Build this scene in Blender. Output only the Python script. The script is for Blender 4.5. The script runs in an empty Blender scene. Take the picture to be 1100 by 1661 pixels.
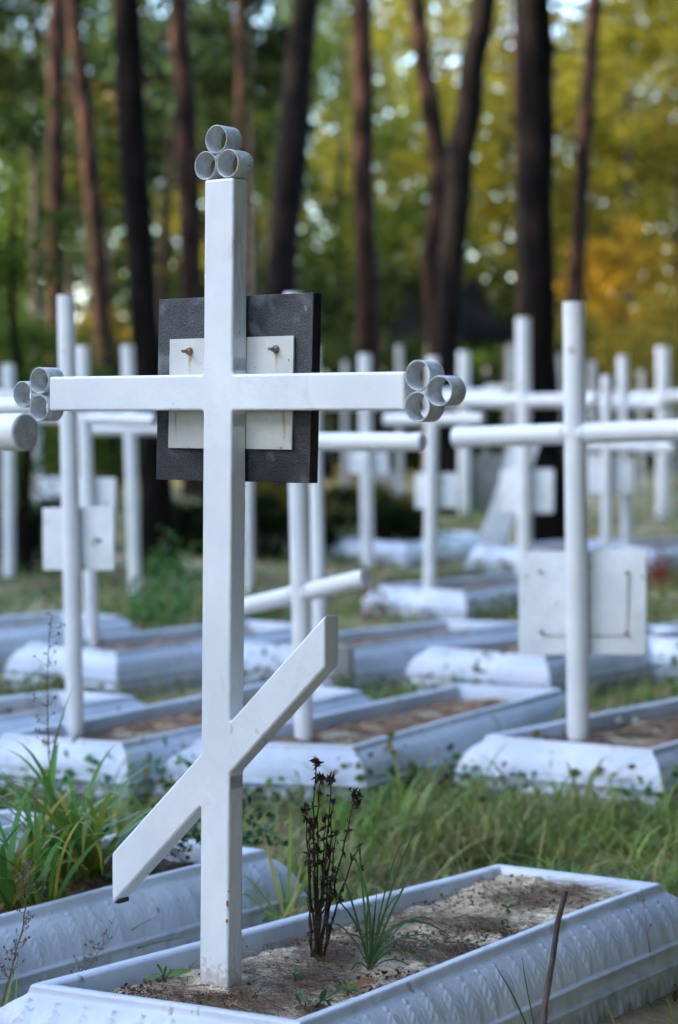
import bpy, bmesh, math, random
import numpy as np
from mathutils import Vector, Matrix, noise

random.seed(7); RNG = np.random.default_rng(7)
C = bpy.context.scene.collection
SC = bpy.context.scene

# ------------------------------------------------------------------ camera, sky, sun
F, CX, CY, HZ, HC = 3300.0, 550.0, 830.5, 672.0, 0.94
PITCH = math.atan((CY-HZ)/F)
cam_d = bpy.data.cameras.new('camera'); cam = bpy.data.objects.new('camera', cam_d); C.objects.link(cam)
cam.location = (0, 0, HC); cam.rotation_euler = (math.pi/2-PITCH, 0, 0)
cam_d.sensor_fit = 'VERTICAL'; cam_d.sensor_height = 23.6; cam_d.lens = F/1661*23.6
cam_d.clip_start = 0.05; cam_d.clip_end = 1200
cam_d.dof.use_dof = True; cam_d.dof.focus_distance = 3.33; cam_d.dof.aperture_fstop = 2.0
SC.camera = cam
SUN_EL, SUN_AZ = math.radians(21), math.radians(-104)      # azimuth from +Y, negative = to the left
w = bpy.data.worlds.new('World'); SC.world = w; w.use_nodes = True
nt = w.node_tree; nt.nodes.clear()
sky = nt.nodes.new('ShaderNodeTexSky'); sky.sky_type = 'NISHITA'; sky.sun_disc = False
sky.sun_elevation = SUN_EL; sky.sun_rotation = SUN_AZ; sky.air_density = 1.0; sky.dust_density = 1.5; sky.ozone_density = 2.0
bg = nt.nodes.new('ShaderNodeBackground'); bg.inputs[1].default_value = 0.15
wo = nt.nodes.new('ShaderNodeOutputWorld'); nt.links.new(sky.outputs[0], bg.inputs[0]); nt.links.new(bg.outputs[0], wo.inputs[0])
sd = bpy.data.lights.new('sun', 'SUN'); sd.energy = 2.0; sd.angle = math.radians(0.6); sd.color = (1, 0.86, 0.66)
sun = bpy.data.objects.new('sun', sd); C.objects.link(sun)
sv = Vector((math.cos(SUN_EL)*math.sin(SUN_AZ), math.cos(SUN_EL)*math.cos(SUN_AZ), math.sin(SUN_EL)))
sun.rotation_euler = sv.to_track_quat('Z', 'Y').to_euler(); sun.location = sv*30
SC.view_settings.view_transform = 'Standard'; SC.view_settings.look = 'None'
SC.view_settings.exposure = 3.1; SC.view_settings.gamma = 1.0
SC.cycles.max_bounces = 6; SC.cycles.transparent_max_bounces = 4

# ------------------------------------------------------------------ photo pixel -> place
def ray(px, py):
    a = (px-CX)/F; b = (CY-py)/F; c, s = math.cos(PITCH), math.sin(PITCH)
    return Vector((a, c+s*b, -s+c*b))
def P(px, py, z=0.0):                       # where the sight line meets height z
    d = ray(px, py); t = (z-HC)/d.z
    return Vector((d.x*t, d.y*t, z))
def D(px, py, dist):                        # point on the sight line at ground distance dist
    d = ray(px, py); t = dist/d.y
    return Vector((d.x*t, dist, HC+d.z*t))

# ------------------------------------------------------------------ materials
def mat(name, base, base2=None, scale=20, rough=0.5, bump=0.0, bscale=None, detail=6, spec=0.5, spots=None, metallic=0, coat=0, lo=0.4, hi=0.65, stretch=None, transl=None, wave=None):
    m = bpy.data.materials.new(name); m.use_nodes = True; n = m.node_tree.nodes; l = m.node_tree.links
    b = n['Principled BSDF']; b.inputs['Roughness'].default_value = rough; b.inputs['Metallic'].default_value = metallic
    b.inputs['Specular IOR Level'].default_value = spec; b.inputs['Coat Weight'].default_value = coat
    tc = n.new('ShaderNodeTexCoord'); mp = n.new('ShaderNodeMapping'); l.new(tc.outputs['Object'], mp.inputs[0])
    if stretch: mp.inputs['Scale'].default_value = stretch
    nz = n.new('ShaderNodeTexNoise'); nz.inputs['Scale'].default_value = scale; nz.inputs['Detail'].default_value = detail
    l.new(mp.outputs[0], nz.inputs[0])
    cr = n.new('ShaderNodeValToRGB'); cr.color_ramp.elements[0].position = lo; cr.color_ramp.elements[1].position = hi
    cr.color_ramp.elements[0].color = (*base, 1); cr.color_ramp.elements[1].color = (*(base2 or base), 1)
    l.new(nz.outputs[0], cr.inputs[0]); col = cr.outputs[0]
    if spots:                                # (colour, scale, threshold, softness)
        for (c, s, t, sf) in spots:
            z = n.new('ShaderNodeTexNoise'); z.inputs['Scale'].default_value = s; z.inputs['Detail'].default_value = 5
            l.new(mp.outputs[0], z.inputs[0])
            r = n.new('ShaderNodeMapRange'); r.inputs[1].default_value = t; r.inputs[2].default_value = t+sf; l.new(z.outputs[0], r.inputs[0])
            mx = n.new('ShaderNodeMixRGB'); mx.inputs[2].default_value = (*c, 1); l.new(r.outputs[0], mx.inputs[0]); l.new(col, mx.inputs[1]); col = mx.outputs[0]
    l.new(col, b.inputs['Base Color'])
    if bump:
        z = n.new('ShaderNodeTexNoise'); z.inputs['Scale'].default_value = bscale or scale*3; z.inputs['Detail'].default_value = 8
        l.new(mp.outputs[0], z.inputs[0])
        bp = n.new('ShaderNodeBump'); bp.inputs['Strength'].default_value = bump; bp.inputs['Distance'].default_value = 0.01
        l.new(z.outputs[0], bp.inputs['Height']); l.new(bp.outputs[0], b.inputs['Normal'])
    return m

def leaf_mat(name, cols, rough=0.5, transl=0.45, tip=None, spec=0.3):
    """colour picked per leaf; some light passes through; tip = (colour, from) along a blade"""
    m = bpy.data.materials.new(name); m.use_nodes = True; n = m.node_tree.nodes; l = m.node_tree.links
    b = n['Principled BSDF']; b.inputs['Roughness'].default_value = rough; b.inputs['Specular IOR Level'].default_value = spec
    g = n.new('ShaderNodeNewGeometry'); cr = n.new('ShaderNodeValToRGB'); e = cr.color_ramp.elements
    while len(e) < len(cols): e.new(0.5)
    for i, c in enumerate(cols): e[i].position = i/(len(cols)-1) if len(cols) > 1 else 0; e[i].color = (*c, 1)
    l.new(g.outputs['Random Per Island'], cr.inputs[0]); col = cr.outputs[0]
    if tip:
        uv = n.new('ShaderNodeUVMap'); sx = n.new('ShaderNodeSeparateXYZ'); l.new(uv.outputs[0], sx.inputs[0])
        r = n.new('ShaderNodeMapRange'); r.inputs[1].default_value = tip[1]; r.inputs[2].default_value = 1.0
        nz = n.new('ShaderNodeTexNoise'); nz.inputs['Scale'].default_value = 30
        ad = n.new('ShaderNodeMath'); ad.operation = 'MULTIPLY_ADD'; ad.inputs[1].default_value = 0.7; l.new(nz.outputs[0], ad.inputs[0]); 
        sb = n.new('ShaderNodeMath'); sb.operation = 'SUBTRACT'; sb.inputs[1].default_value = 0.35; l.new(sx.outputs[1], sb.inputs[0]); l.new(sb.outputs[0], ad.inputs[2])
        l.new(ad.outputs[0], r.inputs[0])
        mx = n.new('ShaderNodeMixRGB'); mx.inputs[2].default_value = (*tip[0], 1); l.new(r.outputs[0], mx.inputs[0]); l.new(col, mx.inputs[1]); col = mx.outputs[0]
    if name == 'grass_blade':                # drier and browner patches of grass
        tcn = n.new('ShaderNodeTexCoord'); pz = n.new('ShaderNodeTexNoise'); pz.inputs['Scale'].default_value = 1.6; pz.inputs['Detail'].default_value = 4; l.new(tcn.outputs['Object'], pz.inputs[0])
        pr = n.new('ShaderNodeMapRange'); pr.inputs[1].default_value = .5; pr.inputs[2].default_value = .66; pr.inputs[4].default_value = .7; l.new(pz.outputs[0], pr.inputs[0])
        pm = n.new('ShaderNodeMixRGB'); pm.inputs[2].default_value = (.30,.25,.10,1); l.new(pr.outputs[0], pm.inputs[0]); l.new(col, pm.inputs[1]); col = pm.outputs[0]
    l.new(col, b.inputs['Base Color'])
    t = n.new('ShaderNodeBsdfTranslucent'); l.new(col, t.inputs[0])
    mx = n.new('ShaderNodeMixShader'); mx.inputs[0].default_value = transl
    l.new(b.outputs[0], mx.inputs[1]); l.new(t.outputs[0], mx.inputs[2]); l.new(mx.outputs[0], n['Material Output'].inputs[0])
    return m

M = {}
M['paint'] = mat('white_enamel', (.68,.71,.74), (.78,.80,.82), 7, 0.34, 0.2, 60, stretch=(1,1,.5), spots=[((.60,.61,.60), 14, .60, .12), ((.50,.49,.44), 40, .68, .06), ((.26,.23,.19), 230, .72, .03)])
M['ringmetal'] = mat('dull_painted_metal', (.42,.45,.48), (.60,.62,.64), 60, 0.42, 0.3, 200, spots=[((.25,.22,.19), 120, .66, .05)])
M['pipe'] = mat('weathered_white_paint', (.72,.73,.75), (.80,.80,.80), 7, 0.45, 0.15, 40, spots=[((.42,.38,.31), 14, .66, .06), ((.22,.19,.15), 70, .72, .04)])
M['surround'] = mat('painted_stamped_metal', (.49,.54,.63), (.63,.67,.74), 6, 0.38, 0.22, 45, stretch=(1,1,.6), spots=[((.40,.41,.41), 12, .58, .14), ((.22,.22,.17), 30, .68, .07), ((.20,.16,.11), 110, .70, .04)])
M['shadewhite'] = mat('white_paint_in_shade', (.30,.30,.29), (.46,.46,.45), 8, 0.6, 0.2, 50)  # white paint greyed for the far crosses, their shade put into the colour
M['weldpaint'] = mat('weld_bead_paint', (.50,.50,.49), (.70,.71,.72), 60, 0.5, .5, 160, spots=[((.22,.17,.12), 50, .60, .06)])
M['oldwhite'] = mat('aged_white_paint', (.62,.64,.65), (.74,.76,.77), 10, 0.55, 0.2, 50, spots=[((.36,.33,.26), 22, .62, .1)])
M['plate'] = mat('white_plate_paint', (.47,.47,.44), (.57,.57,.54), 12, 0.4, 0.1, 60, spots=[((.28,.22,.16), 90, .70, .04)])
def splash_paint():                          # earth splashed on the lowest few centimetres of the post
    m = M['paint']; n = m.node_tree.nodes; l = m.node_tree.links; b = n['Principled BSDF']; src = b.inputs['Base Color'].links[0].from_socket
    tc = n.new('ShaderNodeTexCoord'); sx = n.new('ShaderNodeSeparateXYZ'); l.new(tc.outputs['Object'], sx.inputs[0])
    nz = n.new('ShaderNodeTexNoise'); nz.inputs['Scale'].default_value = 90; nz.inputs['Detail'].default_value = 6; l.new(tc.outputs['Object'], nz.inputs[0])
    ma = n.new('ShaderNodeMath'); ma.operation = 'MULTIPLY_ADD'; ma.inputs[1].default_value = -.16; l.new(nz.outputs[0], ma.inputs[0]); l.new(sx.outputs[2], ma.inputs[2])
    mr = n.new('ShaderNodeMapRange'); mr.inputs[1].default_value = -.028; mr.inputs[2].default_value = -.070; mr.inputs[3].default_value = 0; mr.inputs[4].default_value = .8; l.new(ma.outputs[0], mr.inputs[0])
    mx = n.new('ShaderNodeMixRGB'); mx.inputs[2].default_value = (.42,.34,.25,1); l.new(mr.outputs[0], mx.inputs[0]); l.new(src, mx.inputs[1]); l.new(mx.outputs[0], b.inputs['Base Color'])
splash_paint()
def splash_surround():                       # earth and algae along the foot of the grave surrounds
    m = M['surround']; n = m.node_tree.nodes; l = m.node_tree.links; b = n['Principled BSDF']; src = b.inputs['Base Color'].links[0].from_socket
    tc = n.new('ShaderNodeTexCoord'); sx = n.new('ShaderNodeSeparateXYZ'); l.new(tc.outputs['Object'], sx.inputs[0])
    nz = n.new('ShaderNodeTexNoise'); nz.inputs['Scale'].default_value = 28; nz.inputs['Detail'].default_value = 7; l.new(tc.outputs['Object'], nz.inputs[0])
    ma = n.new('ShaderNodeMath'); ma.operation = 'MULTIPLY_ADD'; ma.inputs[1].default_value = -.22; l.new(nz.outputs[0], ma.inputs[0]); l.new(sx.outputs[2], ma.inputs[2])
    mr = n.new('ShaderNodeMapRange'); mr.inputs[1].default_value = -.045; mr.inputs[2].default_value = -.125; mr.inputs[3].default_value = 0; mr.inputs[4].default_value = .85; l.new(ma.outputs[0], mr.inputs[0])
    mx = n.new('ShaderNodeMixRGB'); mx.inputs[2].default_value = (.20,.19,.14,1); l.new(mr.outputs[0], mx.inputs[0]); l.new(src, mx.inputs[1]); l.new(mx.outputs[0], b.inputs['Base Color'])
splash_surround()
def stained_plate():
    m = M['plate']; n = m.node_tree.nodes; l = m.node_tree.links; b = n['Principled BSDF']; src = b.inputs['Base Color'].links[0].from_socket
    tc = n.new('ShaderNodeTexCoord'); nz = n.new('ShaderNodeTexNoise'); nz.inputs['Scale'].default_value = 60; l.new(tc.outputs['Object'], nz.inputs[0])
    sx = n.new('ShaderNodeSeparateXYZ'); l.new(tc.outputs['Object'], sx.inputs[0])
    def mth(op, a, b_=None):
        x = n.new('ShaderNodeMath'); x.operation = op; x.use_clamp = False
        for i, v in enumerate((a, b_)):
            if v is None: continue
            if isinstance(v, (int, float)): x.inputs[i].default_value = v
            else: l.new(v, x.inputs[i])
        return x.outputs[0]
    tot = None
    for x0, z1, z0, wd in ((-.140, .945, .895, .0028), (.088, .945, .890, .0035), (-.108, 1.040, 1.000, .0045), (.073, 1.040, 1.005, .0045)):
        xx = mth('ADD', mth('MULTIPLY', nz.outputs[0], .006), sx.outputs[0])
        a = mth('SUBTRACT', 1, mth('DIVIDE', mth('ABSOLUTE', mth('SUBTRACT', xx, x0+.003)), wd)); a = mth('MAXIMUM', a, 0)
        c = mth('MINIMUM', mth('MAXIMUM', mth('DIVIDE', mth('SUBTRACT', sx.outputs[2], z0), .03), 0), 1); d = mth('LESS_THAN', sx.outputs[2], z1)
        k = mth('MULTIPLY', mth('MULTIPLY', a, c), d); tot = k if tot is None else mth('ADD', tot, k)
    tot = mth('MINIMUM', mth('MULTIPLY', tot, .8), .75)
    mx = n.new('ShaderNodeMixRGB'); mx.inputs[2].default_value = (.33,.19,.06,1); l.new(tot, mx.inputs[0]); l.new(src, mx.inputs[1]); l.new(mx.outputs[0], b.inputs['Base Color'])
stained_plate()
M['granite'] = mat('grey_granite', (.012,.014,.018), (.055,.06,.068), 380, 0.5, 0.35, 500, spots=[((.13,.14,.15), 420, .60, .05), ((.006,.007,.010), 13, .46, .16), ((.12,.13,.135), 19, .56, .16), ((.22,.22,.21), 44, .68, .06)])
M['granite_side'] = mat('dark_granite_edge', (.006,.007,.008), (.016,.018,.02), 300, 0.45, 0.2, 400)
M['rust'] = mat('rust', (.20,.07,.025), (.36,.17,.07), 200, 0.8, 0.4, 500)
M['darkrust'] = mat('dark_rust', (.03,.02,.016), (.09,.05,.035), 150, 0.8, 0.4, 500)
M['steel'] = mat('old_bolt_steel', (.20,.19,.18), (.34,.33,.32), 200, 0.45, 0.3, 400, metallic=0.7)
M['sand'] = mat('pale_grave_sand', (.60,.48,.34), (.80,.68,.50), 14, 0.95, 1.0, 140, spots=[((.30,.21,.14), 8, .60, .12), ((.14,.09,.06), 48, .63, .05)], spec=.1)
M['soil'] = mat('dark_soil', (.05,.035,.025), (.13,.10,.075), 20, 0.95, 0.9, 90, spec=.1, spots=[((.24,.2,.15), 60, .62, .06)])
M['redsoil'] = mat('brown_soil_with_needles', (.19,.105,.065), (.38,.26,.17), 18, 0.95, 1.0, 90, spec=.1, spots=[((.09,.055,.035), 11, .53, .10), ((.45,.38,.28), 7, .58, .12), ((.05,.035,.025), 50, .58, .08), ((.08,.13,.03), 9, .68, .05)])
M['needle'] = leaf_mat('dry_pine_needle', [(.16,.065,.03), (.06,.03,.02), (.24,.12,.05), (.04,.025,.02)], .7, .1)
M['crumb'] = leaf_mat('bark_crumb', [(.10,.06,.035), (.05,.032,.022), (.17,.10,.055)], .9, .05)
M['blade'] = leaf_mat('grass_blade', [(.12,.26,.035), (.20,.34,.05), (.09,.19,.035), (.28,.37,.06), (.20,.30,.06), (.45,.37,.14), (.14,.25,.05), (.24,.19,.09)], .5, .35, tip=((.24,.20,.07), .9))
M['sedge'] = leaf_mat('sedge_blade', [(.035,.085,.035), (.05,.12,.05), (.07,.14,.04)], .4, .25, tip=((.20,.19,.07), .93))
M['lily'] = leaf_mat('strap_leaf', [(.08,.22,.03), (.12,.28,.04), (.06,.16,.03), (.40,.32,.04), (.09,.22,.04)], .4, .35, tip=((.35,.2,.04), .85))
M['herb'] = leaf_mat('herb_leaf', [(.05,.15,.03), (.09,.22,.04), (.04,.11,.03)], .4, .35)
M['vine'] = leaf_mat('vine_leaf', [(.02,.055,.025), (.04,.09,.04), (.05,.12,.03)], .35, .25)
M['autumn'] = leaf_mat('withered_leaf', [(.16,.10,.03), (.06,.03,.015), (.25,.2,.04), (.10,.05,.02)], .7, .3)
M['deadleaf'] = leaf_mat('fallen_leaf', [(.20,.075,.035), (.26,.12,.05)], .6, .2)
M['redleaf'] = leaf_mat('red_leaf', [(.35,.03,.02), (.25,.04,.02), (.08,.06,.02)], .6, .3)
M['black'] = mat('dead_stalk', (.025,.016,.012), (.075,.05,.036), 80, 0.85, .4, 300, spec=.2)
M['stick'] = mat('dry_stick', (.05,.03,.03), (.12,.085,.08), 60, 0.8, .6, 200, stretch=(1,1,.2))
M['drystem'] = mat('dry_stem', (.10,.06,.05), (.16,.11,.08), 80, 0.8, .2, 200)
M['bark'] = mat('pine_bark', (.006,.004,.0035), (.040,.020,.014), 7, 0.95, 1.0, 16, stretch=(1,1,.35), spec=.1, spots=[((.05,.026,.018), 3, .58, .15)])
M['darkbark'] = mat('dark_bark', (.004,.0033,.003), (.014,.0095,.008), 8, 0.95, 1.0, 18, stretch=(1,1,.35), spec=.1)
M['birchbark'] = mat('pale_bark', (.05,.045,.04), (.025,.02,.018), 6, 0.9, .5, 16, stretch=(1,1,2), spec=.1)
M['ground'] = mat('cemetery_ground', (.10,.08,.045), (.30,.21,.13), 1.3, 0.95, 1.0, 30, spec=.1, detail=10, lo=.35, hi=.7, spots=[((.05,.075,.022), 2.1, .50, .10), ((.38,.29,.18), .45, .52, .08), ((.30,.19,.05), 1.1, .60, .06)])
M['roof'] = mat('dark_metal_roof', (.0012,.0015,.002), (.002,.0025,.003), 4, 0.8, spec=.05)
M['stone'] = mat('grey_stone', (.20,.20,.19), (.32,.32,.30), 14, 0.8, .6, 60, spots=[((.10,.11,.07), 7, .6, .1)])
M['wood'] = mat('old_wood', (.06,.045,.035), (.13,.10,.08), 12, 0.85, .5, 50, stretch=(1,1,.2))
def canopy(name, cols, tr=.5): M[name] = leaf_mat(name, cols, .8, tr, spec=.05)
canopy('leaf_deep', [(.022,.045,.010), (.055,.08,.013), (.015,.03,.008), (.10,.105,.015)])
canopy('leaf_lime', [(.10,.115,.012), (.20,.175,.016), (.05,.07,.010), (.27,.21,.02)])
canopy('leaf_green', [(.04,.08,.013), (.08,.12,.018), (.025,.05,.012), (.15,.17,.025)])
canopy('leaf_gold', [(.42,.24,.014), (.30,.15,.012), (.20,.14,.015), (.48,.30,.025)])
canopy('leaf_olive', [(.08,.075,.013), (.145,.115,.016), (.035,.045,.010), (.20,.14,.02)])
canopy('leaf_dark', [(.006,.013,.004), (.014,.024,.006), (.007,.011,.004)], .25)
canopy('leaf_bluegreen', [(.035,.07,.022), (.075,.11,.025), (.02,.04,.014)], .4)
canopy('pine_needles_green', [(.02,.04,.02), (.035,.06,.025), (.05,.08,.03)], .2)

# ------------------------------------------------------------------ mesh helpers
def mesh_obj(name, V, Fs, material, parent=None, smooth=False, uv=None):
    me = bpy.data.meshes.new(name)
    V = np.asarray(V, dtype=np.float32)
    if isinstance(Fs, np.ndarray):
        k = Fs.shape[1]; me.vertices.add(len(V)); me.vertices.foreach_set('co', V.ravel())
        me.loops.add(Fs.size); me.loops.foreach_set('vertex_index', Fs.ravel().astype(np.int32))
        me.polygons.add(len(Fs)); me.polygons.foreach_set('loop_start', np.arange(0, Fs.size, k, dtype=np.int32))
        me.update(calc_edges=True)
    else:
        me.from_pydata([tuple(map(float, v)) for v in V], [], Fs); me.update()
    if uv is not None:
        ul = me.uv_layers.new(name='UVMap'); idx = np.empty(len(me.loops), dtype=np.int32); me.loops.foreach_get('vertex_index', idx)
        ul.data.foreach_set('uv', np.asarray(uv, dtype=np.float32)[idx].ravel())
    if smooth: me.polygons.foreach_set('use_smooth', [True]*len(me.polygons))
    me.materials.append(material)
    o = bpy.data.objects.new(name, me); C.objects.link(o)
    if parent: o.parent = parent
    return o
def empty(name, loc):
    o = bpy.data.objects.new(name, None); o.location = loc; C.objects.link(o); o.empty_display_size = .1; return o
def tag(o, label=None, cat=None, group=None, kind=None):
    if label: o['label'] = label
    if cat: o['category'] = cat
    if group: o['group'] = group
    if kind: o['kind'] = kind
    return o
class MB:
    def __init__(s): s.V = []; s.F = []
    def add(s, V, Fs):
        k = len(s.V); s.V += [tuple(v) for v in V]; s.F += [tuple(i+k for i in f) for f in Fs]
    def tube(s, pts, radii, n=10, cap=True):
        pts = [Vector(p) for p in pts]; V = []; Fs = []
        if not hasattr(radii, '__len__'): radii = [radii]*len(pts)
        up = None
        for i, p in enumerate(pts):
            t = (pts[min(i+1, len(pts)-1)]-pts[max(i-1, 0)]).normalized()
            if up is None: up = Vector((1,0,0)) if abs(t.x) < .8 else Vector((0,0,1))
            a = t.cross(up).normalized(); b = t.cross(a).normalized(); up = a.cross(t)
            for k in range(n):
                an = 2*math.pi*k/n; V.append(p+(a*math.cos(an)+b*math.sin(an))*radii[i])
        for i in range(len(pts)-1):
            for k in range(n): Fs.append((i*n+k, i*n+(k+1)%n, (i+1)*n+(k+1)%n, (i+1)*n+k))
        if cap: Fs.append(tuple(range(n-1, -1, -1))); Fs.append(tuple((len(pts)-1)*n+k for k in range(n)))
        s.add(V, Fs)
    def box(s, c, ax, ay, az):               # centre and three half-axis vectors
        c, ax, ay, az = map(Vector, (c, ax, ay, az))
        V = [c+ax*i+ay*j+az*k for i in (-1,1) for j in (-1,1) for k in (-1,1)]
        s.add(V, [(0,1,3,2), (4,6,7,5), (0,4,5,1), (2,3,7,6), (0,2,6,4), (1,5,7,3)])
    def build(s, name, material, parent=None, smooth=False, bevel=0, origin=None):
        V = s.V
        if origin is not None: V = [Vector(v)-Vector(origin) for v in V]
        o = mesh_obj(name, [tuple(v) for v in V], s.F, material, parent, smooth)
        if origin is not None: o.location = origin
        bm = bmesh.new(); bm.from_mesh(o.data); bmesh.ops.recalc_face_normals(bm, faces=bm.faces)
        if bevel: bmesh.ops.bevel(bm, geom=[e for e in bm.edges if len(e.link_faces) == 2 and e.calc_face_angle(0) > .6], offset=bevel, segments=3, affect='EDGES', profile=.5)
        bm.to_mesh(o.data); bm.free()
        if smooth or bevel:
            for p in o.data.polygons: p.use_smooth = True
            try: o.data.set_sharp_from_angle(angle=math.radians(38))
            except Exception: pass
        return o

def blades(base, length, width, head, lean, droop, segs=4, twist=0.0):
    """strap blades: base (n,3), length/width (n), head azimuth, lean 0..1, droop; returns V, F, UV"""
    n = len(base); V = np.zeros((n, segs+1, 2, 3)); UV = np.zeros((n, segs+1, 2, 2))
    pos = base.copy(); el = np.pi/2-lean*1.2
    side = np.stack([-np.sin(head), np.cos(head), np.zeros(n)], 1)
    for k in range(segs+1):
        t = k/segs; wd = width*(1-t**2.2)*(.7+.6*min(t*3, 1)*.5)*.5+width*.01
        V[:, k, 0] = pos+side*wd[:, None]; V[:, k, 1] = pos-side*wd[:, None]; UV[:, k, :, 1] = t; UV[:, k, 1, 0] = 1
        d = np.stack([np.cos(el)*np.cos(head), np.cos(el)*np.sin(head), np.sin(el)], 1)
        pos = pos+d*(length/segs)[:, None]; el = el-droop*(0.5+t)/segs*2
    V = V.reshape(n*(segs+1)*2, 3); a = (np.arange(n)*(segs+1)*2)[:, None]+np.arange(segs)[None, :]*2
    Fc = np.stack([a, a+1, a+3, a+2], -1).reshape(-1, 4)
    return V, Fc, UV.reshape(-1, 2)

def leaves(cent, size, flat=0.0, droop=0):
    """diamond leaves folded a little, random orientation; flat -> face up"""
    n = len(cent); a = RNG.normal(size=(n, 3)); a[:, 2] *= (1-flat); a /= np.linalg.norm(a, axis=1)[:, None]
    b = RNG.normal(size=(n, 3)); b[:, 2] *= (1-flat); b -= (b*a).sum(1)[:, None]*a; b /= np.linalg.norm(b, axis=1)[:, None]
    c = np.cross(a, b); s = (size*RNG.uniform(.6, 1.3, n))[:, None]
    V = np.stack([cent-a*s*.5, cent+b*s*.32+c*s*.07, cent+a*s*.5, cent-b*s*.32+c*s*.07], 1).reshape(-1, 3)
    Fc = np.arange(n*4).reshape(-1, 4)
    return V, Fc

def clumpy(n, c, r, nclump, spread=.22, shell=.55):
    """points in an uneven ellipsoid crown made of clumps"""
    c = np.array(c, float); r = np.array(r, float)
    d = RNG.normal(size=(nclump, 3)); d /= np.linalg.norm(d, axis=1)[:, None]
    cc = c+d*r*(RNG.uniform(shell**3, 1, nclump)**(1/3))[:, None]*RNG.uniform(.75, 1.15, nclump)[:, None]
    rad = RNG.uniform(.5, 1.4, nclump)*spread
    k = RNG.integers(0, nclump, n)
    return cc[k]+RNG.normal(size=(n, 3))*r.mean()*rad[k][:, None]*np.array([1, 1, .6])

# ------------------------------------------------------------------ ground
GZ = -0.15
def gz(x, y): return GZ+0.03*noise.noise(Vector((x*.5, y*.5, 0)))+.012*noise.noise(Vector((x*3, y*3, 2)))
def ground():
    xs = np.concatenate([-np.geomspace(300, 5, 22), np.linspace(-4.5, 4.5, 91), np.geomspace(5, 300, 22)])
    ys = np.concatenate([-np.geomspace(120, 2, 12), np.linspace(0, 14, 141), np.geomspace(14.6, 500, 40)])
    V = []; 
    for y in ys:
        for x in xs: V.append((x, y, gz(x, y) if abs(x) < 40 and abs(y) < 60 else GZ))
    nx = len(xs); ny = len(ys)
    i = np.arange(ny-1)[:, None]*nx+np.arange(nx-1)[None, :]
    Fc = np.stack([i, i+1, i+1+nx, i+nx], -1).reshape(-1, 4)
    tag(mesh_obj('ground', V, Fc, M['ground'], smooth=True), 'brown and green cemetery ground with sandy patches', kind='structure')
ground()

# ------------------------------------------------------------------ grave surrounds
RIM = 0.03
def line_isect(p, d, q, e):
    den = d.x*e.y-d.y*e.x; t = ((q-p).x*e.y-(q-p).y*e.x)/den
    return p+d*t
def offset_quad(q, o):                        # q: NL, NR, FR, FL (counter-clockwise seen from above)
    res = []; n = []
    for i in range(4):
        d = (q[(i+1)%4]-q[i]).normalized(); n.append((q[i]+Vector((d.y, -d.x))*o, d))
    for i in range(4):
        a = n[(i-1)%4]; b = n[i]; res.append(line_isect(a[0], a[1], b[0], b[1]))
    return res
PROF = [(-.010,-.11), (-.004,-.02), (-.001,.026), (.003,.0305), (.019,.033), (.0225,.031), (.0240,.027), (.0250,.020), (.0275,.0165)]
OG = [(.0285+.049*(.55*math.sin(a*math.pi/2)+.45*a), .0145-.0775*(.6*(1-math.cos(a*math.pi/2))+.4*a)) for a in np.linspace(.04, 1, 36)]
PROF2 = [(.0820,-.0645), (.0840,-.067), (.0840,-.070), (.080,-.073), (.0805,-.086), (.0815,-.0985), (.0860,-.1005), (.0875,-.104), (.0855,-.108), (.0830,-.112)] + [(.0835+.008*t, -.112-.09*t) for t in (.2,.45,.7,1)]
def relief(u, v):
    """stamped palmette: u -.5.. .5 along, v 0 top .. 1 bottom"""
    a = abs(u); h = 0.0; t = (v-.22)/.76
    if 0 < t < 1:                              # a pointed leaf with a raised spine and slanting lobes
        wd = .37*math.sin(math.pi*min(1, t**.8))**.7*(1+.10*math.cos(t*26))
        k = max(0, min(1, (wd-a)/.07)); h = k*(.50+.34*math.cos(2*math.pi*(t*4.2-a*2.6)))*(.6+.4*math.cos(a*4))
        h = max(h, k*.95*max(0, 1-(a/.055)**2))
    d = math.hypot(u/.10, (v-.10)/.07); h = max(h, max(0, 1-d*d)*1.15)
    s = math.hypot((a-.5)/.055, (v-.55)/.30); h = max(h, max(0, 1-s*s)*.45)
    return h
FOOT = []
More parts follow.
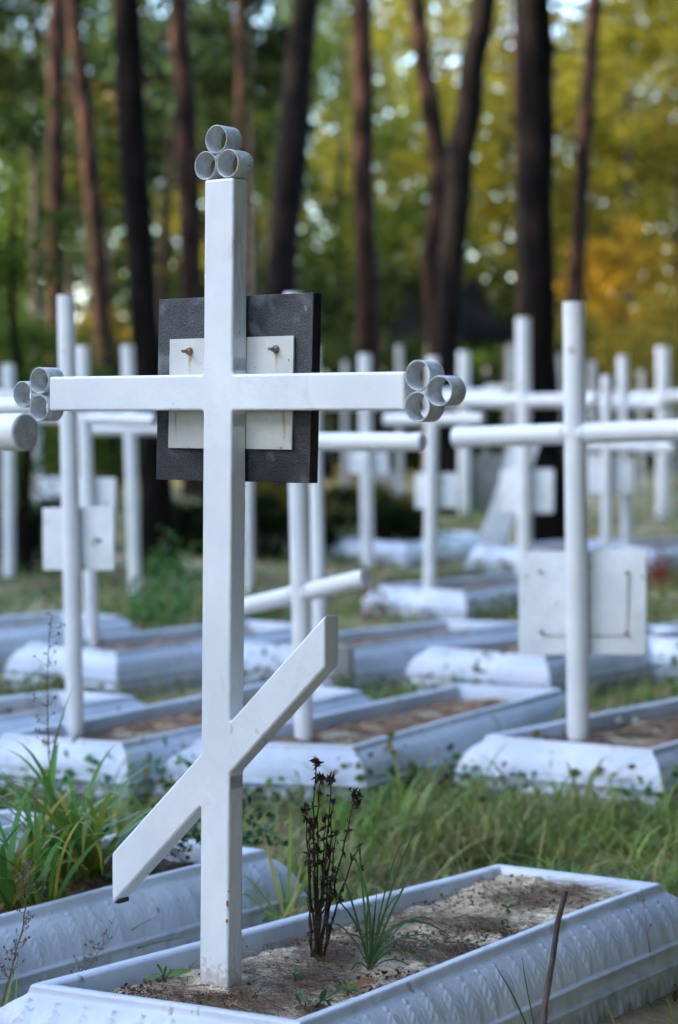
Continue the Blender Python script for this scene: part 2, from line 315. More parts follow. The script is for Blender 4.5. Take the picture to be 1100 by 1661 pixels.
def surround(name, q, label, group, res=1, fill='redsoil', zoff=0.0, fillz=-0.005, depth=.03, tilt=0):
    """q: four inner rim corners (2-D), near-left, near-right, far-right, far-left"""
    q = [Vector((p[0], p[1])) for p in q]; root = empty('grave_surround', (*((q[0]+q[1]+q[2]+q[3])/4), GZ+zoff)); tag(root, label, 'grave surround', group)
    FOOT.append(offset_quad(q, .10)); o0 = root.location
    prof = PROF+OG+PROF2; names = ['near_panel', 'side_panel', 'far_panel', 'side_panel']
    i0 = len(PROF); i1 = i0+len(OG)
    rings = [offset_quad(q, o) for o, z in prof]; seed = random.random()*50
    for s in range(4):
        L = (q[(s+1)%4]-q[s]).length; d = (q[(s+1)%4]-q[s]).normalized(); n = Vector((d.y, -d.x))
        fine = (res >= 2 and s in (0, 1)) or (res >= 3)
        ns = int(L/.0028) if fine else int(L/.012) if res >= 1 else int(L/.06)+2
        V = []; m = len(prof)
        for j in range(ns+1):
            t = j/ns
            for i, (o, z) in enumerate(prof):
                p = rings[i][s].lerp(rings[i][(s+1)%4], t); zz = z
                if i0 <= i < i1:
                    a = (p-q[s]).dot(d)/.052; u = a-math.floor(a)-.5; h = relief(u, (i-i0)/(i1-i0-1))*(.0038 if res < 2 else .0050 if s == 0 else .0023)*(.7+.6*noise.noise(Vector((p.x*11, p.y*11, seed))))
                    ang = (i-i0)/(i1-i0-1)*math.pi/2; p = p+n*h*math.sin(ang+.2); zz += h*math.cos(ang+.2)
                elif i >= m-4:
                    a = (p-q[s]).dot(d)/.022; p = p+n*.0016*abs(math.sin(a*math.pi))
                wv = noise.noise(Vector((p.x*3+seed, p.y*3, z*2)))*.0035
                p = p+n*wv; zz += noise.noise(Vector((p.x*2, p.y*2+seed, 5)))*.003
                V.append((p.x-o0.x, p.y-o0.y, zz+zoff-o0.z+tilt*(p.y-q[0].y)))
        i = np.arange(ns)[:, None]*m+np.arange(m-1)[None, :]
        Fc = np.stack([i, i+1, i+1+m, i+m], -1).reshape(-1, 4)[:, ::-1]
        ob = mesh_obj(names[s], V, np.ascontiguousarray(Fc), M['surround'], root, smooth=True)
    # the fill: a bumpy sheet held inside the rim
    nx, ny = (120, 300) if res >= 2 else (20, 50); V = []; qi = offset_quad(q, -.001)
    for b in range(ny+1):
        for a in range(nx+1):
            u, v = a/nx, b/ny
            p = qi[0].lerp(qi[1], u).lerp(qi[3].lerp(qi[2], u), v)
            h = fillz+.014*noise.noise(Vector((p.x*9, p.y*9, seed)))+.008*noise.noise(Vector((p.x*34, p.y*34, seed)))+(.004*noise.noise(Vector((p.x*95, p.y*95, seed))) if res >= 2 else 0)
            if res >= 2: h += (.022 if fill == 'sand' else .0)*max(0, (v-.7)/.3)**1.2
            if res >= 2 and fill == 'sand': h += .017*math.exp(-((p.x+.205)**2+(p.y-3.285)**2)/.0022)
            e = min(u, 1-u, v*2, (1-v)*2.5); h -= .010*max(0, 1-e*9)
            V.append((p.x-o0.x, p.y-o0.y, min(h, .05)+zoff-o0.z+tilt*(p.y-q[0].y)))
    i = np.arange(ny)[:, None]*(nx+1)+np.arange(nx)[None, :]
    fo = mesh_obj('sand_fill' if fill == 'sand' else 'soil_fill', V, np.stack([i, i+1, i+2+nx, i+1+nx], -1).reshape(-1, 4), M[fill], root, smooth=True)
    return root
def q4(*pp, z=RIM): return [P(a, b, z).xy for a, b in pp]
def extend(nl, nr, ang=50, L=1.18, wf=.31, ang2=None, z=RIM):
    a, b = P(*nl, z).xy, P(*nr, z).xy; m = (a+b)/2; t = math.radians(ang); d = Vector((math.cos(t), math.sin(t)))
    f = m+d*L; w_ = (b-a).normalized()*wf/2
    return [a, b, f+w_, f-w_]
def back(fl, fr, ang=50, L=1.18, wn=.44, z=RIM):
    a, b = P(*fl, z).xy, P(*fr, z).xy; m = (a+b)/2; t = math.radians(ang); d = Vector((math.cos(t), math.sin(t)))
    n = m-d*L; w_ = (b-a).normalized()*wn/2
    return [n-w_, n+w_, b, a]
GB = 'stamped metal grave surrounds on the grass'
front_q = q4((90,1596), (480,1652), (1046,1436), (812,1408))
surround('front', front_q, 'large front surround filled with pale sand, the square-tube cross standing in it', GB, res=2, fill='sand', fillz=.0)
l1 = P(0,1482,RIM).xy; l2 = P(404,1380,RIM).xy; dl = (l2-l1).normalized()
fr = l2; nr = l2-dl*1.15; nn = Vector((math.sin(math.radians(36)), -math.cos(math.radians(36))))
L1q = [nr-Vector((math.cos(math.radians(-33)), math.sin(math.radians(-33))))*.43, nr, fr, fr-Vector((math.cos(math.radians(-33)), math.sin(math.radians(-33))))*.31]
surround('left', L1q, 'white surround left of the front cross, dark soil overgrown with strap-leaved plants', GB, res=2, fill='soil')
surround('b', back((20,1318), (66,1328), 45), 'white surround at the left edge, mostly hidden behind the strap-leaved clump', GB, res=1)
Cq = q4((335,1202), (570,1208), (897,1119), (745,1113))
surround('c', Cq, 'white surround with reddish soil under the pipe cross that has a slanted lower bar', GB, res=1)
Bq = extend((808,1193), (1052,1215), 52, 1.25)
surround('b2', Bq, 'white surround at right, withered plants against it, under the large square plate', GB, res=1)
Aq = q4((22,1191), (196,1204), (572,1122), (440,1108))
surround('a', Aq, 'white surround at left holding the tall pipe cross with a bolted white plate', GB, res=1)
surround('a0', back((95,1123), (198,1130), 48), 'white surround at the left edge just behind the one holding the tall left pipe cross', GB, res=1)
surround('r3', extend((58,1044), (188,1056), 50), 'short-looking white surround at left, its pale end panel behind the tall left pipe cross', GB, res=1)
surround('r3b', back((100,994), (185,1000), 44), 'white surround at the left edge, farthest of the left row', GB, res=1)
surround('cen', extend((405,1043), (562,1049), 48), 'white surround behind the front cross, between two white pipe posts and the grey stone block', GB, res=1)
surround('mid', extend((708,1050), (880,1063), 50), 'white surround at right behind the square white plate', GB, res=1)
surround('d', extend((622,951), (748,958), 52), 'white surround in which the slim cross with a small two-sided plate stands', GB, res=1)
surround('r', extend((990,1026), (1135,1040), 50), 'white surround at the right edge behind the large square plate', GB, res=0)
surround('g', extend((782,886), (905,895), 50), 'pale surround under the cross beside the leaning white board', GB, res=0)
surround('e', extend((545,872), (655,880), 50), 'dull blue-white surround beyond the dark undergrowth in the middle', GB, res=0)
surround('h', extend((955,882), (1055,890), 48), 'pale surround shared by two slim crosses at right', GB, res=0)

# ------------------------------------------------------------------ the front cross
YAW = math.radians(36.7)
def frame(yaw): return Vector((math.cos(yaw), -math.sin(yaw), 0)), Vector((-math.sin(yaw), -math.cos(yaw), 0))   # along the bar, out of the front face
bdir, ndir = frame(YAW)
O = Vector((-0.181, 3.2554, 0))
def front_cross():
    root = empty('orthodox_cross', O); tag(root, 'tall white square-tube cross with ring ends and slanted lower bar, sharp in front', 'cross', None)
    T = .0126; dep = .038
    def px(z): return (-.060+T*z, T*z)
    zt = 1.315; fz = .004
    def dtop(x): return .198+(x+.254)*.9535
    def dbot(x): return .112+(x+.254)*.9646
    def solve(f, side):
        x = px(.3)[side]
        for _ in range(20): x = px(f(x))[side]
        return x
    pts = []
    def fil(x, z, sx, sz, r=.005):            # little weld fillet in an inner corner, walked counter-clockwise
        pass
    lb, lt = solve(dbot, 0), solve(dtop, 0); rb, rt = solve(dbot, 1), solve(dtop, 1)
    pts = [(px(-.12)[0], -.12), (px(-.12)[1], -.12), (rb, dbot(rb)), (.198, dbot(.198)), (.198, dtop(.198)), (rt, dtop(rt)),
           (px(.946)[1], .946), (.347, .946), (.347, 1.004), (px(1.004)[1], 1.004), (px(zt)[1], zt), (px(zt)[0], zt), (px(1.004)[0], 1.004),
           (-.394, 1.004), (-.394, .946), (px(.946)[0], .946), (lt, dtop(lt)), (-.254, dtop(-.254)), (-.254, dbot(-.254)), (lb, dbot(lb))]
    concave = {2, 5, 6, 9, 12, 15, 16, 19}
    out = []
    for i, (x, z) in enumerate(pts):          # soften concave corners with a weld fillet
        if i in concave:
            a = Vector(pts[i-1])-Vector((x, z)); b = Vector(pts[(i+1)%len(pts)])-Vector((x, z)); r = .006
            p0 = Vector((x, z))+a.normalized()*r; p2 = Vector((x, z))+b.normalized()*r
            for t in (0, .33, .67, 1): out.append(tuple(((1-t)**2)*p0+2*t*(1-t)*Vector((x, z))+t*t*p2))
        else: out.append((x, z))
    ex = []                                   # support points keep the rounded edges even along the long runs
    for i, p in enumerate(out):
        q = out[(i+1)%len(out)]; a, b = Vector(p), Vector(q); L_ = (b-a).length; ex.append(p)
        if L_ > .06: ex += [tuple(a.lerp(b, .02/L_)), tuple(a.lerp(b, .5)), tuple(a.lerp(b, 1-.02/L_))]
    out = ex
    bm = bmesh.new()
    fv = [bm.verts.new((x, 0, z)) for x, z in out]; bv = [bm.verts.new((x, dep, z)) for x, z in out]; n = len(out)
    bm.faces.new(fv); bm.faces.new(bv[::-1])
    for i in range(n): bm.faces.new((fv[(i+1)%n], fv[i], bv[i], bv[(i+1)%n]))
    bmesh.ops.recalc_face_normals(bm, faces=bm.faces)
    ed = [e for e in bm.edges if len(e.link_faces) == 2 and e.calc_face_angle(0) > .8 and not (abs(e.verts[0].co.y-e.verts[1].co.y) > .01 and not e.is_convex)]
    bmesh.ops.bevel(bm, geom=ed, offset=.0042, segments=4, affect='EDGES', profile=.5)
    def cut(keep, name, shift=0):
        b2 = bm.copy()
        def bis(co, no):
            geom = b2.verts[:]+b2.edges[:]+b2.faces[:]
            bmesh.ops.bisect_plane(b2, geom=geom, plane_co=co, plane_no=no, clear_outer=True)
        for co, no in keep: bis(co, no)
        me = bpy.data.meshes.new(name); b2.to_mesh(me); b2.free(); return me
    nL, nR = Vector((-1, 0, T)).normalized(), Vector((1, 0, -T)).normalized()
    pL, pR = Vector((-.060, 0, 0)), Vector((0, 0, 0))
    mid = (Vector((0,0,.8)), Vector((0,0,-1)))
    meshes = {'post': [cut([(pL, nL), (pR, nR)], 'post')],
              'crossbar': [cut([(pL, -nL), mid], 'a'), cut([(pR, -nR), mid], 'b')],
              'slanted_bar': [cut([(pL, -nL), (Vector((0,0,.8)), Vector((0,0,1)))], 'c'), cut([(pR, -nR), (Vector((0,0,.8)), Vector((0,0,1)))], 'd')]}
    R = Matrix((( bdir.x, -ndir.x, 0), (bdir.y, -ndir.y, 0), (0, 0, 1))).to_4x4()
    objs = {}
    for nm, ml in meshes.items():
        b3 = bmesh.new()
        for me in ml: b3.from_mesh(me)
        me = bpy.data.meshes.new(nm); b3.to_mesh(me); b3.free()
        for p in me.polygons: p.use_smooth = .14 < abs(p.normal.y) < .99
        me.materials.append(M['paint'])
        o = bpy.data.objects.new(nm, me); C.objects.link(o); o.parent = root; o.matrix_local = R.copy(); objs[nm] = o
        wm = o.modifiers.new('wn', 'WEIGHTED_NORMAL'); wm.keep_sharp = True; wm.weight = 100
    bm.free()
    def ring(cx, cz, par, r=.0229, d=.038, t=.0022, y0=.0):
        V = []; Fs = []; n = 40; q = random.uniform(-.001, .001)
        pr = [(r, .0008), (r-.0006, 0), (r-t+.0006, 0), (r-t, .0008), (r-t, d), (r, d)]
        for i in range(n):
            a = 2*math.pi*i/n
            for rr, yy in pr: V.append((cx+rr*math.cos(a), y0+q+yy, cz+rr*math.sin(a)))
        m = len(pr)
        for i in range(n):
            for k in range(m): Fs.append((i*m+k, i*m+(k+1)%m, ((i+1)%n)*m+(k+1)%m, ((i+1)%n)*m+k))
        mb = MB(); mb.add(V, Fs); o = mb.build('ring', M['ringmetal'], par, smooth=True); return o
    def trio(cx, cz, ang, par):
        """two rings on the end, one beyond; ang = outward direction"""
        r = .0229; u = Vector((math.cos(ang), math.sin(ang))); v = Vector((-u.y, u.x)); c = Vector((cx, cz))
        for s in (-1, 1): p = c+u*r+v*s*(r+.0005); ring(p.x, p.y, par)
        p = c+u*(r+r*1.74); ring(p.x, p.y, par)
        mb = MB(); w_ = c+u*(r*1.58)                      # weld bead where the three rings meet
        for k in range(5):
            a = k*1.4; mb.tube([Vector((w_.x+.004*math.cos(a), .002+.005*(k%3), w_.y+.005*math.sin(a))), Vector((w_.x-.003*math.cos(a), .009, w_.y-.004*math.sin(a)))], [.004, .003], 7)
        mb.build('weld', M['ringmetal'], par, smooth=True)
    trio(px(zt)[0]+.0305-.006, zt, math.pi/2, objs['post'])
    trio(.348, .9745, 0, objs['crossbar']); trio(-.395, .9745, math.pi, objs['crossbar'])
    # mounting plate welded behind the post, with bolts, and the granite slab it carries
    def local_box(x0, x1, y0, y1, z0, z1, lean=0.0):
        V = [(x+lean*(z-z0), y, z) for x in (x0, x1) for y in (y0, y1) for z in (z0, z1)]
        return V, [(0,1,3,2), (4,6,7,5), (0,4,5,1), (2,3,7,6), (0,2,6,4), (1,5,7,3)]
    mb = MB(); mb.add(*local_box(-.157, .103, dep+.0005, dep+.0045, .884, 1.064, .025)); o = mb.build('mounting_plate', M['plate'], root, bevel=.0006); o.matrix_local = R.copy(); pl = o
    tag(o, 'small off-white plate with rust streaks')
    for x, c in ((-.108, 'rust'), (.073, 'steel')):
        for nm, pts, r, m_, ns in (('washer', (0, .0016), .0068, 'rust', 18), ('nut', (.0016, .0070), .0055, 'steel', 6), ('threaded_rod', (.0070, .019), .0027, c, 12)):
            mb = MB(); mb.tube([Vector((x, dep-pts[0], 1.043)), Vector((x, dep-pts[1], 1.043))], r, ns)
            if nm == 'washer': bo = mb.build('bolt', M[m_], pl, smooth=True)
            else: mb.build(nm, M[m_], pl, smooth=True)
    y0 = dep+.007
    mb = MB(); mb.add(*local_box(-.190, .134, y0, y0+.022, .831, 1.131, .027)); o = mb.build('stone_plaque', M['granite'], root, bevel=.0012); o.matrix_local = R.copy()
    tag(o, 'dark grey granite plaque seen from behind')
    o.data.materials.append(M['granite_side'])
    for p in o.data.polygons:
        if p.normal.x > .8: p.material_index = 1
    for z, h, w_, xo in ((.121, .011, .0042, -.001), (.140, .006, .0022, -.002), (.149, .015, .0036, -.0005), (.170, .005, .002, .001)):   # flaked paint on the post edge
        mb = MB(); V = []; n = 9; c = Vector((T*z+xo-.0012, .0012, z))
        for k in range(n):
            a = 2*math.pi*k/n; q = random.uniform(.6, 1.15); V.append(c+Vector((math.cos(a)*w_*.5*q, math.cos(a)*w_*.45*q-.0002, math.sin(a)*h*.5*q)))
        V.append(c+Vector((.0012, -.0012, 0))); mb.add(V, [(k, (k+1)%n, n) for k in range(n)])
        o = mb.build('rust_fleck', M['rust'], objs['post']); o.location = (0,0,0)
    mb = MB(); mb.add(*local_box(-.2535, -.243, .006, .032, .1125, .1195, 0)); o = mb.build('rusty_tip', M['darkrust'], root, bevel=.001); o.matrix_local = R.copy()
    return root
front_cross()

# ------------------------------------------------------------------ welded pipe crosses
GC = 'white pipe crosses'
def pipe_cross(base, top, wpx, bar, label, yaw=34, z0=0.0, plate=None, slant=None, group=GC, bolt=None, sides=20, m='pipe', cap=False, rod=None):
    """base/top: pixel of the post axis; bar: (x,y) to (x,y) pixel of the bar axis; all turned into one upright plane"""
    B = P(*base, z0); b, n = frame(math.radians(yaw)); cpos = Vector((0, 0, HC))
    def L(px, py, off=0):
        d = ray(px, py); oo = B+n*off; t = (oo-cpos).dot(n)/d.dot(n); return cpos+d*t
    r = wpx/2*B.y/F; root = empty('pipe_cross', B); tag(root, label, 'cross', group)
    T = L(*top); down = (B-T).normalized()*.12
    mb = MB(); mb.tube([B+down, B, (B+T)/2, T], r, sides); post = mb.build('post', M[m], root, smooth=True, bevel=0, origin=B); post.location = (0,0,0)
    def bartube(nm, e0, e1, rr, off=0):
        a, c = L(*e0, off), L(*e1, off); mb = MB(); mb.tube([a, (a+c)/2, c], rr, sides); o = mb.build(nm, M[m], root, smooth=True, origin=B); o.location = (0,0,0)
        if sides > 14:                          # weld bead on each side where the bar meets the post
            u = (c-a).normalized(); t = (B-a).dot(b)/u.dot(b); x = a+u*t; up = (T-B).normalized(); k = (x-B).dot(up); x = B+up*k; x += u*((a-x).dot(u)+((x-a).dot(u)))
            for sg in (-1, 1):
                mb = MB(); mb.tube([x+u*sg*r*.80, x+u*sg*r*.98, x+u*sg*r*1.12], [rr*.97, rr*1.045, rr*1.0], sides); wb = mb.build('weld', M['weldpaint'], o, smooth=True, origin=B); wb.location = (0,0,0)
        return o
    bartube('crossbar', bar[0], bar[1], r*.96)
    if slant: bartube('slanted_bar', slant[0], slant[1], r*.95)
    if plate:
        x0, x1, y0, y1 = plate; a = L(x0, y1, -r-.006); c = L(x1, y1, -r-.006); t = L((x0+x1)/2, y0, -r-.006)
        hw = (c-a)/2; hz = Vector((0, 0, (t.z-a.z)/2)); cc = (a+c)/2+hz; cc.z = (a.z+c.z)/2+hz.z
        mb = MB(); mb.box(cc, hw, n*.004, hz); o = mb.build('plate', M['oldwhite'], root, bevel=.0015, origin=B); o.location = (0,0,0)
        if bolt:
            for (bx, by) in bolt:
                q = L(bx, by, -r+.002); mb = MB(); mb.tube([q-n*.01, q+n*.009], .0055, 8); bo = mb.build('bolt', M['steel'], o, origin=B); bo.location = (0,0,0)
    if cap:
        e = L(*bar[1]); dv = (e-L(*bar[0])).normalized(); mb = MB(); mb.tube([e-dv*.002, e+dv*.0016, e+dv*.0022], [r*.90, r*.90, r*.84], 24); ce = mb.build('end_cap', M['ringmetal'], root, origin=B); ce.location = (0,0,0)
    if rod:
        mb = MB(); mb.tube([L(x_, y_, -r+.001) for x_, y_ in rod], .0017, 6); ro = mb.build('bent_rod', M['steel'], root, origin=B); ro.location = (0,0,0)
    return root
pipe_cross((122,1190), (107,479), 29, ((-68,662), (300,650)), 'tall white pipe cross at left with a white plate bolted behind it', yaw=34, plate=(71,186,826,925), bolt=[(160,876)])
pipe_cross((938,1198), (931,490), 36, ((738,710), (1118,697)), 'tall white pipe cross at right with a large square white plate behind its foot', yaw=30, plate=(842,1048,900,1062), bolt=[(877,927),(1018,929),(1017,1027),(879,1025)], rod=[(879,1030),(950,1032),(1016,1031),(1019,980),(1019,932)])
pipe_cross((493,1196), (476,474), 31, ((285,716), (686,717)), 'white pipe cross with a slanted lower pipe, right behind the front cross', yaw=30, slant=((380,988), (592,938)))
pipe_cross((-385,1650), (-420,260), 56, ((-800,701), (41,701)), 'white pipe crossbar end with a dull cap poking in at the left edge', yaw=38, cap=True)
pipe_cross((150,1046), (134,561), 23, ((30,676), (252,682)), 'white pipe cross just behind the tall left one, small plate on its right', yaw=32, plate=(128,188,776,838), sides=14)
pipe_cross((219,937), (207,560), 21, ((132,697), (268,696)), 'slim white cross left of the front post, white board standing behind it', yaw=25, sides=14)
pipe_cross((520,1125), (510,560), 24, ((455,652), (600,650)), 'white pipe post closely behind the right side of the cross with the slanted pipe', yaw=32, sides=14)
pipe_cross((697,958), (703,578), 22, ((626,681), (784,680)), 'slim white cross with a small two-sided plate, straight above its own surround', yaw=28, plate=(674,741,768,824), sides=14)
pipe_cross((596,891), (592,574), 21, ((515,655), (668,655)), 'slim white cross between the granite plaque and the ring end, small plate', yaw=28, plate=(567,630,732,768), sides=12)
pipe_cross((851,905), (849,515), 25, ((722,651), (968,650)), 'white cross standing in front of the thick dark pine trunk, plate on its right', yaw=30, plate=(812,898,762,832), sides=14)
pipe_cross((984,892), (984,609), 18, ((948,722), (1092,728)), 'slim white cross with low top, left of a pair at right, broad plate', yaw=26, plate=(952,1028,738,800), sides=12)
pipe_cross((1018,890), (1010,577), 19, ((950,655), (1075,656)), 'slim white cross, right of a pair at right, taller than its neighbour', yaw=26, sides=12)
pipe_cross((1076,820), (1075,562), 22, ((1000,650), (1160,640)), 'greyish white cross nearest the right edge, behind the pair', yaw=26, sides=12, m='oldwhite')
pipe_cross((15,905), (14,590), 20, ((-60,640), (80,645)), 'blurred white cross at the far left edge', yaw=30, sides=12)
pipe_cross((753,815), (752,570), 18, ((690,640), (815,640)), 'grey-white cross just right of the ring end, before the grey headstone', yaw=26, sides=12, m='oldwhite')
pipe_cross((404,938), (402,600), 16, ((340,660), (470,660)), 'slim white cross seen along the right edge of the front post', yaw=28, sides=12)
far = [(828,560,800,12,'left of the trunk-side cross'), (648,560,790,11,''), (560,585,790,10,''), (905,575,790,11,''), (960,585,795,12,''), (1040,600,780,10,''), (245,590,795,11,''), (62,600,800,12,''), (690,585,760,8,''), (735,600,750,8,''), (790,596,762,9,''), (875,600,760,8,''), (920,604,752,8,''), (1095,596,760,10,''), (30,606,765,9,''), (180,604,765,9,''), (530,604,760,8,''), (620,600,752,8,'')]
for i, (x, yt, yb, wd, s_) in enumerate(far):
    hb = wd*3.4; yb_ = yt+(672-yt)*.62
    pipe_cross((x+random.uniform(-2,2), yb), (x, yt), wd, ((x-hb, yb_+1), (x+hb, yb_)), 'small far white cross among the distant rows of the graveyard', yaw=random.uniform(20,32), sides=8, m='shadewhite', group='far rows of white crosses')

# ------------------------------------------------------------------ other grave furniture
def box_thing(name, label, cat, base_px, z0, w_, d_, h, m, yaw=33, lean=0.0, bevel=.008, topw=1.0):
    B = P(*base_px, z0); b, n = frame(math.radians(yaw)); o = MB()
    up = Vector((0, 0, 1)); V = []
    for k, (zz, s) in enumerate(((0, 1), (h, topw))):
        for sx, sy in ((-1,-1), (1,-1), (1,1), (-1,1)): V.append(b*(sx*w_/2*s+lean*zz)+n*(-sy*d_/2*s)+up*zz)
    o.add(V, [(3,2,1,0), (4,5,6,7), (0,1,5,4), (1,2,6,5), (2,3,7,6), (3,0,4,7)])
    r = o.build(name, M[m], None, bevel=bevel); r.location = B; tag(r, label, cat); return r
box_thing('stone_block', 'grey weathered stone block just beyond the raised tip of the slanted bar', 'stone block', (556,1142), -.1, .085, .07, .21, 'stone', 10, topw=.8)
box_thing('headstone', 'grey upright headstone behind the far cross right of the ring end', 'headstone', (790,830), -.12, .42, .10, .62, 'stone', 20, topw=.96)
box_thing('leaning_board', 'long white board leaning to the right beside the dark pine trunk', 'board', (790,905), -.1, .20, .05, .95, 'oldwhite', 5, lean=.34)
box_thing('white_board', 'small white board with dark edge low behind the slim cross left of the front post', 'board', (253,893), .0, .20, .03, .225, 'oldwhite', 25)
box_thing('headstone', 'pale headstone at far left between two blurred crosses', 'headstone', (88,842), -.12, .34, .10, .42, 'oldwhite', 20, topw=.9)
box_thing('headstone', 'low beige headstone beyond the dark undergrowth', 'headstone', (625,802), -.12, .5, .12, .3, 'stone', 20)
box_thing('headstone', 'pale stone near the slim cross seen along the front post', 'headstone', (548,842), -.12, .3, .12, .26, 'oldwhite', 20)

def gazebo(px, py, dist, wd, h, label):
    c = D(px, 672, dist); c.z = GZ; root = empty('gazebo', c); tag(root, label, 'gazebo', 'dark roofed gazebos among the pines')
    hw = wd/2; eave = h*.72
    mb = MB(); V = [(-hw,-hw,eave), (hw,-hw,eave), (hw,hw,eave), (-hw,hw,eave), (-hw*.42,-hw*.42,eave+h*.13), (hw*.42,-hw*.42,eave+h*.13), (hw*.42,hw*.42,eave+h*.13), (-hw*.42,hw*.42,eave+h*.13), (0,0,h*1.04)]
    mb.add(V, [(3,2,1,0), (0,1,5,4), (1,2,6,5), (2,3,7,6), (3,0,4,7), (4,5,8), (5,6,8), (6,7,8), (7,4,8)]); mb.build('roof', M['roof'], root)
    for sx in (-1,1):
        for sy in (-1,1): mb = MB(); mb.tube([(sx*hw*.85, sy*hw*.85, 0), (sx*hw*.85, sy*hw*.85, eave-.003)], .07, 8); mb.build('post', M['wood'], root)
    for sx in (-1, 1):
        mb = MB(); mb.box((0, sx*hw*.85, .8), (hw*.80,0,0), (0,.03,0), (0,0,.05)); mb.build('railing', M['wood'], root)
gazebo(765, 430, 30, 1.35, 3.05, 'dark gazebo right of the leaning pine trunk, pointed roof')
gazebo(665, 450, 36, 1.1, 3.25, 'smaller dark gazebo left of the leaning pine trunk')

# ------------------------------------------------------------------ trees
def trunk_mesh(pts, radii, m, parent, name='trunk', n=14, origin=None):
    mb = MB(); mb.tube(pts, radii, n)
    mb.V = [tuple(Vector(v)+Vector((noise.noise(Vector(v)*2.2), noise.noise(Vector(v)*2.2+Vector((9,0,0))), 0))*radii[0]*.22) for v in mb.V]
    o = mb.build(name, M[m], parent, smooth=True, origin=origin)
    if origin is not None: o.location = (0,0,0)
    return o
def pine(pxs, dist, wpx, label, m='bark', crown=True, top=15, group='pine trees standing behind the crosses', leafy=None, branches=0):
    """pxs: trunk axis pixels from ground upward"""
    pts = [D(x, y, dist) for x, y in pxs]; base = pts[0].copy(); base.z = GZ-.1
    pts = [base]+pts[1:] if abs(pts[0].z-GZ) < .6 else [base]+pts
    d = (pts[-1]-pts[-2]).normalized(); hi = pts[-1]+d*((top-pts[-1].z)/max(d.z, .3)); pts2 = []
    pts.append(pts[-1].lerp(hi, .5)); pts.append(hi)
    dense = []
    for i in range(len(pts)-1):
        k = max(2, int((pts[i+1]-pts[i]).length/.6))
        for j in range(k): dense.append(pts[i].lerp(pts[i+1], j/k))
    dense.append(pts[-1])
    r0 = wpx/2*dist/F; zr = top-GZ
    rad = [r0*(1.12-.75*(max(0,p.z-GZ)/zr)**1.3)*(1+.5*math.exp(-max(0,p.z-GZ)*4)) for p in dense]
    root = empty('pine_tree', base); tag(root, label, 'tree', group)
    trunk_mesh(dense, rad, m, root, origin=base)
    mb = MB()
    for k in range(9):
        z = top*random.uniform(.55, .98); i = min(range(len(dense)), key=lambda i: abs(dense[i].z-z)); a = random.uniform(0, 6.28); L = random.uniform(.8, 2.0)
        p = dense[i]; mb = MB(); mb.tube([p, p+Vector((math.cos(a)*L*.5, math.sin(a)*L*.5, .15)), p+Vector((math.cos(a)*L, math.sin(a)*L, .5))], [.05, .035, .012], 6)
        mb.build('limb', M[m], root, origin=base, smooth=True).location = (0,0,0)
    for k in range(branches):
        z = random.uniform(3.0, 6.5); i = min(range(len(dense)), key=lambda i: abs(dense[i].z-z)); a = random.uniform(0, 6.28); L = random.uniform(.4, 1.1)
        p = dense[i]; mb = MB(); mb.tube([p, p+Vector((math.cos(a)*L, math.sin(a)*L, -.1))], [.025, .008], 5)
        mb.build('limb', M[m], root, origin=base, smooth=True).location = (0,0,0)
    c = clumpy(2600, (hi.x, hi.y, top-1.6), (2.1, 2.1, 2.4), 34, .13, .3)
    V, Fc = leaves(c, .16); V -= np.array(base); mesh_obj('crown', V, Fc, M['pine_needles_green'], root)
    return root
pine([(92,780),(90,420),(90,200),(92,0)], 32, 32, 'straight reddish pine trunk nearest the left edge')
pine([(180,775),(170,600),(160,430),(138,200),(118,0)], 33, 31, 'pine trunk leaning slightly left, second from the left edge', 'bark')
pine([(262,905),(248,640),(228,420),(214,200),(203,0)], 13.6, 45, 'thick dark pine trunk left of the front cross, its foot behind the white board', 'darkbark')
pine([(322,780),(312,560),(308,350),(299,150),(290,0)], 27, 34, 'pine trunk with brownish lit side, directly behind the ring top', 'bark', branches=3)
pine([(262,770),(264,440),(272,300),(285,180)], 38, 17, 'thin dark trunk between the thick dark pine and the brown-sided one', 'darkbark', top=9)
pine([(392,770),(392,400),(391,180),(389,0)], 33, 19, 'thin reddish pine far behind the top of the front cross')
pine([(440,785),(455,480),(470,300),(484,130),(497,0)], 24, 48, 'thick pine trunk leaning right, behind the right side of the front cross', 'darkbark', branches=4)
pine([(606,790),(598,560),(592,330),(588,150),(587,0)], 28, 36, 'straight reddish pine trunk in the middle, right of the granite plaque')
pine([(722,790),(718,620),(700,420),(716,290),(700,170),(680,60),(676,0)], 27, 36, 'pale-patched crooked trunk crossing behind the leaning pine', 'bark', top=12)
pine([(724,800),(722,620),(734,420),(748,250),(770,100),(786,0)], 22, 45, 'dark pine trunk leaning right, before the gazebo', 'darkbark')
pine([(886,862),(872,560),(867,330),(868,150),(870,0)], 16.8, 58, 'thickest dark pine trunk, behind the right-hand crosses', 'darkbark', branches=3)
pine([(846,780),(842,300),(836,0)], 40, 14, 'thin orange pine close to the left of the thickest trunk')
pine([(930,780),(936,440),(948,220),(966,0)], 27, 27, 'slender pine leaning right, right of the thickest trunk', 'bark')

